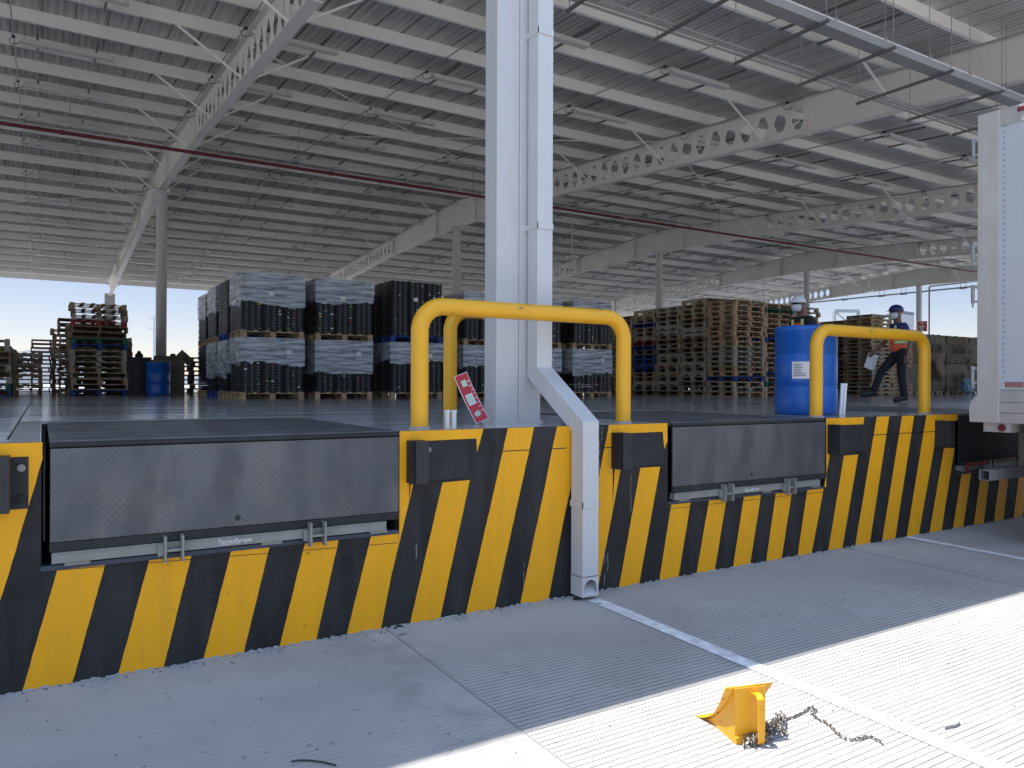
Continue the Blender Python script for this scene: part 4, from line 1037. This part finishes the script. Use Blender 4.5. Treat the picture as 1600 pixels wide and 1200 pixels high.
for (dy0, dy1, dz0, dz1) in ((-w2,w2,-w2,-w2+t_),(-w2,w2,w2-t_,w2),(-w2,-w2+t_,-w2+t_,w2-t_),(w2-t_,w2,-w2+t_,w2-t_)): b.box(.02, tw_-.02, .0+dy0-.06, .0+dy1-.06, gzv+dz0, gzv+dz1)
b.build('impact_guard', M['galv'], tr)
b = MB()
for xx in (.75, 1.75): b.box(xx, xx+.1, -.1, -.03, gzv+.052, ZB)
b.build('guard_post', M['galv'], tr)
b = MB()
for xx in (.08, tw_-.72):
    b.prism([(xx,.3),(xx+.64,.3),(xx+.61,ZB-.06),(xx+.02,ZB-.04)], 'y', -.42, -.41)
b.build('mudflap', M['flap'], tr)
b = MB()
for xx in (.75, 1.75): b.box(xx, xx+.1, -tl, -.1, ZB-.2, ZB-.001)
for k in range(40): b.box(.1, tw_-.1, -.5-.3*k, -.46-.3*k, ZB-.1, ZB-.002)
b.build('underframe', M['dark_strut'], tr)
for yy in (-1.2, -2.45):
    b = MB(); b.tube([(.3, yy, .52), (tw_-.3, yy, .52)], .07, 12); ax_ = b.build('axle', M['dark_strut'], tr)
    for xx in (.03, .36, tw_-.64, tw_-.31):
        b = MB(); pr = [(.26,0),(.47,.02),(.5,.05),(.5,.23),(.47,.26),(.26,.28)]; n = 28; vs = []
        for r_, h_ in pr:
            for k in range(n): a = 2*math.pi*k/n; vs.append((xx+h_, yy+r_*math.cos(a), .5-.02+r_*math.sin(a)))
        b.add(vs, [(i*n+k, i*n+(k+1)%n, (i+1)*n+(k+1)%n, (i+1)*n+k) for i in range(5) for k in range(n)], 0, True); wh_ = b.build('tyre', M['rubber'], ax_)
        b = MB(); vs = []
        for r_, h_ in ((0,.1),(.1,.1),(.12,.16),(.2,.14),(.26,.02),(.262,.27),(.2,.25),(0,.2)):
            for k in range(n): a = 2*math.pi*k/n; vs.append((xx+h_, yy+r_*math.cos(a), .48+r_*math.sin(a)))
        b.add(vs, [(i*n+k, i*n+(k+1)%n, (i+1)*n+(k+1)%n, (i+1)*n+k) for i in range(7) for k in range(n)], 0, True); b.build('rim', M['galv'], ax_)
b = MB()
for xx in (.4, 2.0): b.box(xx, xx+.1, -10.2, -10.05, .05-.2, ZB-.2); b.box(xx-.08, xx+.18, -10.28, -9.98, -.2, -.17)
b.build('landing_leg', M['dark_strut'], tr)

# ------------------------------------------------------------------ wheel chock and chain
gp = ground(1148, 1162); ang = math.atan2(-.29, .956)
ck = empty('wheel_chock', (gp.x, gp.y, gp.z), rz=ang, label='yellow steel wheel chock with loop handle on the sunlit pavement', cat='wheel chock')
# local: x = width to the right, y = towards the wheel (toe), z up
W0, hh = .147, .235
b = MB(); n = 14; vs = []
for k in range(n+1):
    s = k/n; a = s*math.pi*.5
    y = .285 - .275*s; z = .004 + hh*s**1.75
    e = .012 + .028*(abs(s-.45)/.55)
    vs += [(-e, y, z), (W0+e, y, z), (-e, y-.006, z-.001+.0), (W0+e, y-.006, z-.001)]
fs = []
for k in range(n):
    i = 4*k; j = i+4; fs += [(i,i+1,j+1,j),(i+2,j+2,j+3,i+3),(i,j,j+2,i+2),(i+1,i+3,j+3,j+1)]
fs += [(0,2,3,1), (4*n,4*n+1,4*n+3,4*n+2)]
b.add(vs, fs, 0, True); b.build('curved_face', M['chock_yellow'], ck)
b = MB(); b.box(0, W0, 0, .006, .0, hh*.99); b.build('back_plate', M['chock_yellow'], ck, bevel=.001)
for xx in (0, W0-.006):
    b = MB(); pl = [(.006,0),(.26,0)] + [(.285-.275*k/8-.007, .002+hh*(k/8)**1.75-.004) for k in range(9)]
    b.prism([p for p in pl if p[0] > .005] + [(.006, hh*.97)], 'x', xx, xx+.006); b.build('side_plate', M['chock_yellow'], ck)
b = MB(); P = [(.092,-.001,.205),(.092,-.03,.212),(.092,-.05,.195),(.092,-.055,.16),(.092,-.055,.02),(.092,-.035,.004)]
for i in range(len(P)-1): b.obox(P[i], P[i+1], .03, .007, up=(0,1,0) if i > 1 else (0,0,1))
b.build('handle', M['chock_yellow'], ck, bevel=.001)
b = MB(); b.box(0, W0, -.012, 0, 0, .03); b.build('foot_bar', M['chock_yellow'], ck, bevel=.001)
# chain
def link(b, c, t, tw):
    t = t.normalized(); up = Vector((0,0,1)); s = t.cross(up).normalized(); nrm = s.cross(t)
    s2 = s*math.cos(tw)+nrm*math.sin(tw); pts = []
    L = .0095; wd = .0065
    for k in range(13):
        a = 2*math.pi*k/12; x = math.cos(a)*wd*1.1+ (L if math.cos(a) > 0 else -L)*(.9 if abs(math.cos(a)) > .2 else 0); y = math.sin(a)*wd
        pts.append(c + t*x + s2*y)
    b.tube(pts, .0026, 6, caps=False)
b = MB(); rg = random.Random(11)
path = [ground(x, y) for x, y in ((1208,1140),(1212,1131),(1225,1127),(1240,1122),(1256,1115),(1262,1109),(1270,1107),(1276,1113),(1270,1116),(1276,1124),(1288,1130),(1298,1136),(1306,1146),(1316,1154),(1328,1158),(1342,1157),(1352,1154),(1362,1154),(1372,1159),(1381,1166))]
def walk(path, lift=.006, jit=.002):
    acc = 0; i = 0; tgl = 0; step = .021
    for i in range(len(path)-1):
        a, c = path[i], path[i+1]; L = (c-a).length
        while acc < L:
            p = a+(c-a)*(acc/L); link(b, p+Vector((rg.uniform(-jit,jit), rg.uniform(-jit,jit), lift)), (c-a)+Vector((rg.uniform(-.3,.3),rg.uniform(-.3,.3),rg.uniform(-.1,.1)))*L*.5, (math.pi/2 if tgl else .25)+rg.uniform(-.4,.4)); acc += step; tgl ^= 1
        acc -= L
walk(path)
pile = []
for k in range(64):
    s = k/63; px = 1166 + 60*s + rg.uniform(-8,8); py = 1163 - 28*s + 10*math.sin(k*1.3) + rg.uniform(-5,5)
    pile.append(ground(px, py) + Vector((0,0,rg.uniform(.002,.03))))
walk(pile, .008, .004)
o = b.build('chain', M['chain']); tag(o, 'rusty steel chain heaped by the chock and trailing over the pavement', 'chain')

# ------------------------------------------------------------------ small litter on the pavement
b = MB(); pts = [ground(x, y)+Vector((0,0,.006)) for x, y in ((455,1192),(468,1190),(485,1190.5),(505,1193),(525,1198))]
b.tube(pts, .0035, 6); tag(b.build('rubber_strip', M['rubber']), 'thin curved black rubber strip on shaded pavement at the bottom', 'rubber strip')
b = MB(); pts = [ground(x, y)+Vector((0,0,.006)) for x, y in ((606,981),(612,978),(616,975.5),(620,979),(628,980),(622,978),(617,983))]
b.tube(pts, .006, 6); tag(b.build('tape_scrap', M['rubber']), 'twisted black tape scrap at the foot of the striped wall', 'scrap')
b = MB()
g0 = ground(881, 932); b.lathe([(0,0),(.018,0),(.018,.022),(0,.022)], 12, (g0.x,g0.y,g0.z)); tag(b.build('bottle_cap', M['rubber']), 'black plastic cap beside the downspout outlet', 'cap')
def blob(px, py, w, d, name, label, mt, h=.006, n=11, seed=1):
    g0 = ground(px, py); rg = random.Random(seed); b = MB(); pts = []
    for k in range(n): a = 2*math.pi*k/n; rr = rg.uniform(.6,1.1); pts.append((math.cos(a)*w*rr, math.sin(a)*d*rr))
    b.prism(pts, 'z', 0, h); o = b.build(name, mt); o.location = (g0.x, g0.y, g0.z+.003); tag(o, label, 'litter'); return o
blob(901, 937, .035, .02, 'dark_rag', 'small dark rag at the start of the white bay line', M['rubber'], .01, seed=3)
blob(936, 944, .022, .012, 'rubber_scrap', 'flat grey scrap on the white line near the downspout', M['steel_grey'], .003, seed=5)
blob(628, 992, .03, .012, 'dry_leaf', 'pale flat leaf at the pavement joint near the wall', mat('dry_leaf', (.25,.23,.16), .8), .003, seed=6)
blob(1488, 1134, .07, .02, 'dead_leaf', 'grey curled leaf on the sunlit pavement right of the line', mat('grey_leaf', (.33,.32,.31), .9), .012, seed=8)
b = MB(); rg = random.Random(21)
for k in range(120):
    px = rg.uniform(20, 1590); py = rg.uniform(860, 1190); q = ground(px, py)
    if q.y > D-.05 or q.y < 1.2: continue
    r_ = rg.uniform(.0015,.005); pts = [(math.cos(a)*r_*rg.uniform(.5,1.2), math.sin(a)*r_*rg.uniform(.4,1.1)) for a in [i*2*math.pi/6 for i in range(6)]]
    b.prism([(q.x+u, q.y+v) for u, v in pts], 'z', q.z+.001, q.z+.001+rg.uniform(.001,.004))
rgd = rg
for k in range(260):
    X = rg.uniform(-.1, 9); Y = D-abs(rg.gauss(0,.05))-.008; r_ = rg.uniform(.002,.006); pts = [(math.cos(a)*r_*rg.uniform(.5,1.4), math.sin(a)*r_*rg.uniform(.4,1.1)) for a in [i*2*math.pi/6 for i in range(6)]]
    b.prism([(X+u, Y+v) for u, v in pts], 'z', gz(Y)+.001, gz(Y)+.001+rg.uniform(.001,.004))
tag(b.build('litter', mat('grit', (.1,.095,.09), .9)), 'scattered grit and crumbs on the pavement', 'litter', kind='stuff')
# concrete crumbs along the foot of the wall
b = MB(); seg = 500
for k in range(seg):
    X = -1 + 11*k/seg; 
    if abs(X-3.2) < .1: continue
    h_ = rg.uniform(.0,.012); b.add([(X,D-rg.uniform(.004,.02),gz(D)+.001),(X+.022,D-rg.uniform(.004,.02),gz(D)+.001),(X+.022,D-.004,h_),(X,D-.004,h_)], [(0,1,2,3)])
tag(b.build('wall_foot_crumbs', mat('crumb_concrete', (.34,.33,.32), .9)), 'rough concrete crumbs along the wall foot', 'rubble', kind='stuff')

# ------------------------------------------------------------------ people
def skin(name, joints, edges_, mt, parent, lvl=2, root=0):
    me = bpy.data.meshes.new(name); me.from_pydata([j[0] for j in joints], edges_, []); o = bpy.data.objects.new(name, me); COL.objects.link(o)
    md = o.modifiers.new('skin', 'SKIN'); md.use_smooth_shade = True
    ss = o.modifiers.new('sub', 'SUBSURF'); ss.levels = lvl; ss.render_levels = lvl
    for i, j in enumerate(joints):
        r_ = j[1]; me.skin_vertices[0].data[i].radius = r_ if isinstance(r_, tuple) else (r_, r_); me.skin_vertices[0].data[i].use_root = (i == root)
    dg = bpy.context.evaluated_depsgraph_get(); ev = o.evaluated_get(dg); m2 = bpy.data.meshes.new_from_object(ev); bpy.data.objects.remove(o)
    m2.materials.clear(); m2.materials.append(mt)
    for p_ in m2.polygons: p_.use_smooth = True
    o = bpy.data.objects.new(name, m2); COL.objects.link(o); o.parent = parent; return o
def ell(b, c, r, n=20, m_=12, mi=0, z0=-1, z1=1):
    prof = []
    for i in range(m_+1):
        s = z0+(z1-z0)*i/m_; prof.append((math.sqrt(max(0,1-s*s)), s))
    vs = []
    for q, s in prof:
        for k in range(n): a = 2*math.pi*k/n; vs.append((c[0]+r[0]*q*math.cos(a), c[1]+r[1]*q*math.sin(a), c[2]+r[2]*s))
    b.add(vs, [(i*n+k, i*n+(k+1)%n, (i+1)*n+(k+1)%n, (i+1)*n+k) for i in range(m_) for k in range(n)], mi, True)
def person(loc, rz, label, S_, lleg, rleg, larm, rarm, helmet, top, lean=0, head_t=.0, mask=True):
    t = empty('person', loc, rz, label=label, cat='person'); t.scale = (S_,)*3
    V = Vector
    pel = V((0,0,.95)); wst = V((lean*.3,0,1.08)); ch = V((lean*.7,0,1.3)); nk = V((lean,0,1.47)); hd0 = V((lean+.03,0,1.57)); hd = V((lean+.035+head_t,0,1.66))
    J = [(pel,(.12,.15)),(wst,(.1,.13)),(ch,(.11,.155)),(nk,.06),(hd0,(.09,.074)),(hd,(.115,.09)),(hd+V((.0,0,.07)),(.085,.075))]; E = [(0,1),(1,2),(2,3),(3,4),(4,5),(5,6)]
    def limb(pts, rs, at):
        k = at
        for p_, r_ in zip(pts, rs): J.append((V(p_), r_)); E.append((k, len(J)-1)); k = len(J)-1
        return k
    ends = []
    for s, leg in ((1, lleg), (-1, rleg)): limb([(0,s*.095,.9)]+leg[:2]+[leg[2]], (.085,.06,.042,.03), 0)
    hands = []
    for s, arm in ((1, larm), (-1, rarm)):
        limb([(lean,s*.17,1.42)]+arm, (.055,.042,.03), 2); hands.append((s, V(arm[0]), V(arm[1])))
        wr = V(arm[1]); dr = (wr-V(arm[0])).normalized(); k0 = len(J)-1
        palm = wr+dr*.06; J.append((palm,(.022,.038))); E.append((k0,len(J)-1)); pk = len(J)-1
        fw = V((1,0,0)) - dr*dr.x; fw.normalize()
        for q, ln in ((-.03,.065),(-.01,.08),(.01,.085),(.03,.075)):
            base = palm+dr*.035+fw*q; J.append((base,.0105)); E.append((pk,len(J)-1)); a_ = len(J)-1
            J.append((base+dr*ln*.55+fw*.004,.0095)); E.append((a_,a_+1)); J.append((base+dr*ln*.95+V((0,-s*.015,0)),.008)); E.append((a_+1,a_+2))
        J.append((wr+dr*.03+fw*.045,.012)); E.append((pk,len(J)-1)); J.append((wr+dr*.075+fw*.06,.01)); E.append((len(J)-2,len(J)-1))
    skin('body', J, E, M['skin'], t)
    # face details
    b = MB(); ell(b, hd+V((.082,0,-.015)), (.02,.014,.024), 10, 6); ell(b, hd+V((-.0,.078,-.01)), (.018,.012,.03), 8, 6); ell(b, hd+V((0,-.078,-.01)), (.018,.012,.03), 8, 6); b.build('nose_and_ears', M['skin'], t)
    b = MB(); b.obox(hd+V((.078,-.062,.018)), hd+V((.078,.062,.018)), .03, .03); b.build('dark_glasses', M['black'], t)
    b = MB(); ell(b, hd+V((-.015,0,.03)), (.092,.084,.088)); b.build('hair', M['hair'], t)
    if mask:
        b = MB(); c = hd+V((.004,0,-.035)); vs = []; nu, nv = 12, 8
        for j in range(nv+1):
            z = -.8+1.15*j/nv; q = math.sqrt(1-z*z)
            for i in range(nu+1):
                a = R(-80+160*i/nu); vs.append(c+V((.116*q*math.cos(a)+.012*max(0,math.cos(a*1.6)), .092*q*math.sin(a), .095*z)))
        b.add(vs, [(j*(nu+1)+i, j*(nu+1)+i+1, (j+1)*(nu+1)+i+1, (j+1)*(nu+1)+i) for j in range(nv) for i in range(nu)], 0, True)
        b.build('face_mask', M['mask'], t)
    b = MB(); c = hd+V((0,0,.045)); ell(b, c, (.135,.112,.115), 24, 8, 0, 0, 1); b.lathe([(1.0,0),(1.0,-.012),(0,-.012)], 24); 
    b2 = MB(); ell(b2, c, (.135,.112,.115), 24, 8, 0, 0, 1)
    n = 24; vs = []
    for k in range(n): a = 2*math.pi*k/n; f_ = 1.0+(.42 if math.cos(a) > .3 else .08); vs += [(c[0]+.13*math.cos(a), c[1]+.11*math.sin(a), c[2]+.004), (c[0]+.13*f_*math.cos(a), c[1]+.115*math.sin(a), c[2]-.012), (c[0]+.13*math.cos(a), c[1]+.11*math.sin(a), c[2]-.014)]
    b2.add(vs, [q for k in range(n) for q in ((3*k,3*((k+1)%n),3*((k+1)%n)+1,3*k+1),(3*k+1,3*((k+1)%n)+1,3*((k+1)%n)+2,3*k+2))], 0, True)
    b2.obox(c+V((0,-.004,.11)), c+V((.1,-.004,.075)), .02, .012)
    b2.build('helmet', helmet, t)
    # clothes
    JT = [(pel+V((0,0,.08)),(.135,.165)),(pel+V((0,0,-.03)),(.14,.165))]; ET = [(0,1)]
    for s, leg in ((1,lleg),(-1,rleg)):
        k = 1
        for p_, r_ in zip([(0,s*.095,.86)]+leg[:2]+[V(leg[1])+(V(leg[1])-V(leg[0])).normalized()*.05], (.105,.08,.066,.07)): JT.append((V(p_), r_)); ET.append((k,len(JT)-1)); k = len(JT)-1
    skin('trousers', JT, ET, M['trouser'], t)
    for s, leg in ((1,lleg),(-1,rleg)):
        an = V(leg[1]); toe = V(leg[2]); dd = (toe-an); skin('shoe', [(an+V((-.07,0,-.04)),(.05,.055)),(an+V((.0,0,-.015)),(.07,.056)),(an+dd*.6+V((0,0,.0)),(.045,.055)),(toe+dd*.08,(.032,.05))], [(0,1),(1,2),(2,3)], M['black'], t)
    JS = [(pel+V((0,0,-.1)),(.13,.16)),(wst,(.125,.155)),(ch,(.13,.178)),(nk+V((0,0,-.03)),(.085,.1)),(nk+V((0,0,.01)),(.065,.065))]; ES = [(0,1),(1,2),(2,3),(3,4)]
    for s, arm in ((1,larm),(-1,rarm)):
        sh = V((lean,s*.18,1.41)); el = V(arm[0]); JS.append((sh,.078)); ES.append((2,len(JS)-1)); JS.append((sh.lerp(el,.75),.066)); ES.append((len(JS)-2,len(JS)-1))
    skin('shirt', JS, ES, top, t)
    JV = [(pel+V((0,0,-.06)),(.15,.18)),(wst,(.15,.185)),(ch,(.15,.185)),(nk+V((0,0,-.05)),(.1,.12))]
    vest = skin('vest', JV, [(0,1),(1,2),(2,3)], M['vest'], t)
    b = MB()
    for s in (-1,1):
        for q in range(2): pass
    n = 28; zz = wst.z+.03; vs = []
    for k in range(n): a = 2*math.pi*k/n; vs += [(wst.x+.0+.15*math.cos(a), .19*math.sin(a), zz-.025), (wst.x+.0+.15*math.cos(a), .19*math.sin(a), zz+.025)]
    b.add(vs, [(2*k,2*((k+1)%n),2*((k+1)%n)+1,2*k+1) for k in range(n)])
    for s in (-1,1):
        for f_ in (1,-1): b.obox((ch.x+f_*.12, s*.1, wst.z), (ch.x+f_*.13, s*.1, ch.z+.12), .045, .02)
    b.build('reflective_band', M['lime'], vest)
    return t
FA = math.atan2(.42, -.907)
d1 = 14.2; u1 = (1405-800)/FPX; P1 = _f*d1 + _r*(u1*d1)
p1 = person((P1.x, P1.y, H), FA, 'walking worker in blue helmet, white mask and orange vest', 1.0,
   [(.03,.1,.5),(-.04,.1,.1),(.17,.11,.03)], [(.3,-.09,.58),(.46,-.09,.18),(.7,-.1,.13)], [(-.05,.25,1.13),(.02,.27,.87)], [(.12,-.25,1.14),(.34,-.22,.96)], M['helmet_blue'], M['blue_shirt'], lean=.03)
b = MB(); b.obox((.36,-.24,.9),(.46,-.24,.62),.03,.2, up=(1,0,0)); o = b.build('paper_bundle', M['paper'])
o.location = p1.location; o.rotation_euler = p1.rotation_euler; tag(o, 'bundle of papers held in the walking worker\'s hand', 'papers')
d2 = 12.0; u2 = (1258-800)/FPX; P2 = _f*d2 + _r*(u2*d2)
person((P2.x, P2.y, H), FA+.35, 'worker in white helmet half hidden behind the large blue drum', .94,
   [(.02,.1,.5),(0,.1,.1),(.2,.1,.03)], [(.02,-.1,.5),(-.02,-.1,.1),(.18,-.1,.03)], [(.05,.25,1.15),(.2,.2,1.0)], [(.05,-.25,1.15),(.2,-.2,1.0)], M['helmet_white'], M['trouser'], lean=.08, head_t=.05)

# ------------------------------------------------------------------ beyond the dock
def at(px, d): u = (px-800)/FPX; return _f*d + _r*(u*d)
A = at(1345, 150); B_ = at(1400, 118); C_ = at(1428, 122); hz = 12.9
t = empty('warehouse', (0,0,0), label='plain grey warehouse far beyond the right-hand stacks', cat='building')
b = MB(); q = [(A.x,A.y),(B_.x,B_.y),(C_.x,C_.y),(A.x+(C_.x-B_.x), A.y+(C_.y-B_.y)+2)]; b.prism(q, 'z', 0, hz); b.build('walls', M['far_wall'], t)
b = MB(); b.prism(q, 'z', hz+.01, hz+.5); b.build('roof', M['far_roof'], t)
t = empty('steel_frame', (0,0,0), label='pale open steel frame beyond the far pallet stacks', cat='frame')
E1 = at(1303, 60); E2 = at(1341, 60); b = MB(); zt = CAM.z+(605-487)/FPX*60
for e in (E1, E2): b.obox((e.x,e.y,0),(e.x,e.y,zt),.2,.2)
b.obox((E1.x,E1.y,zt),(E2.x,E2.y,zt),.25,.25); b.obox((E1.x,E1.y,zt),(E2.x,E2.y,zt-1.6),.1,.1); b.build('members', M['far_wall'], t)
t = empty('power_pole', (0,0,0), label='thin distant power pole left of the round column', cat='pole')
E1 = at(240.5, 160); b = MB(); zt = CAM.z+(598-490)/FPX*160; b.tube([(E1.x,E1.y,0),(E1.x,E1.y,zt)], [.35,.18], 8); b.build('mast', M['wire'], t)
b = MB()
for zz in (zt-.8, zt-3): b.obox((E1.x-1.2,E1.y,zz),(E1.x+1.2,E1.y,zz),.15,.15)
b.build('cross_arm', M['wire'], t)
E0 = at(-300, 200); E2 = at(420, 170)
for k, zz in enumerate((zt-.8, zt-3, zt-6)):
    b = MB(); pts = []
    for (p_, q_) in ((E0, E1), (E1, E2)):
        for i in range(11):
            s = i/10; sag = 4*s*(1-s)*2.5; pts.append((p_.x+(q_.x-p_.x)*s, p_.y+(q_.y-p_.y)*s, zz-sag+(6 if p_ is E0 else 0)*(1-s)))
    b.tube(pts, .035, 4); tag(b.build('power_line', M['wire']), '%s power line wire strung past the distant pole' % ('upper','middle','lower')[k], 'power line', 'power line wires in the distance')
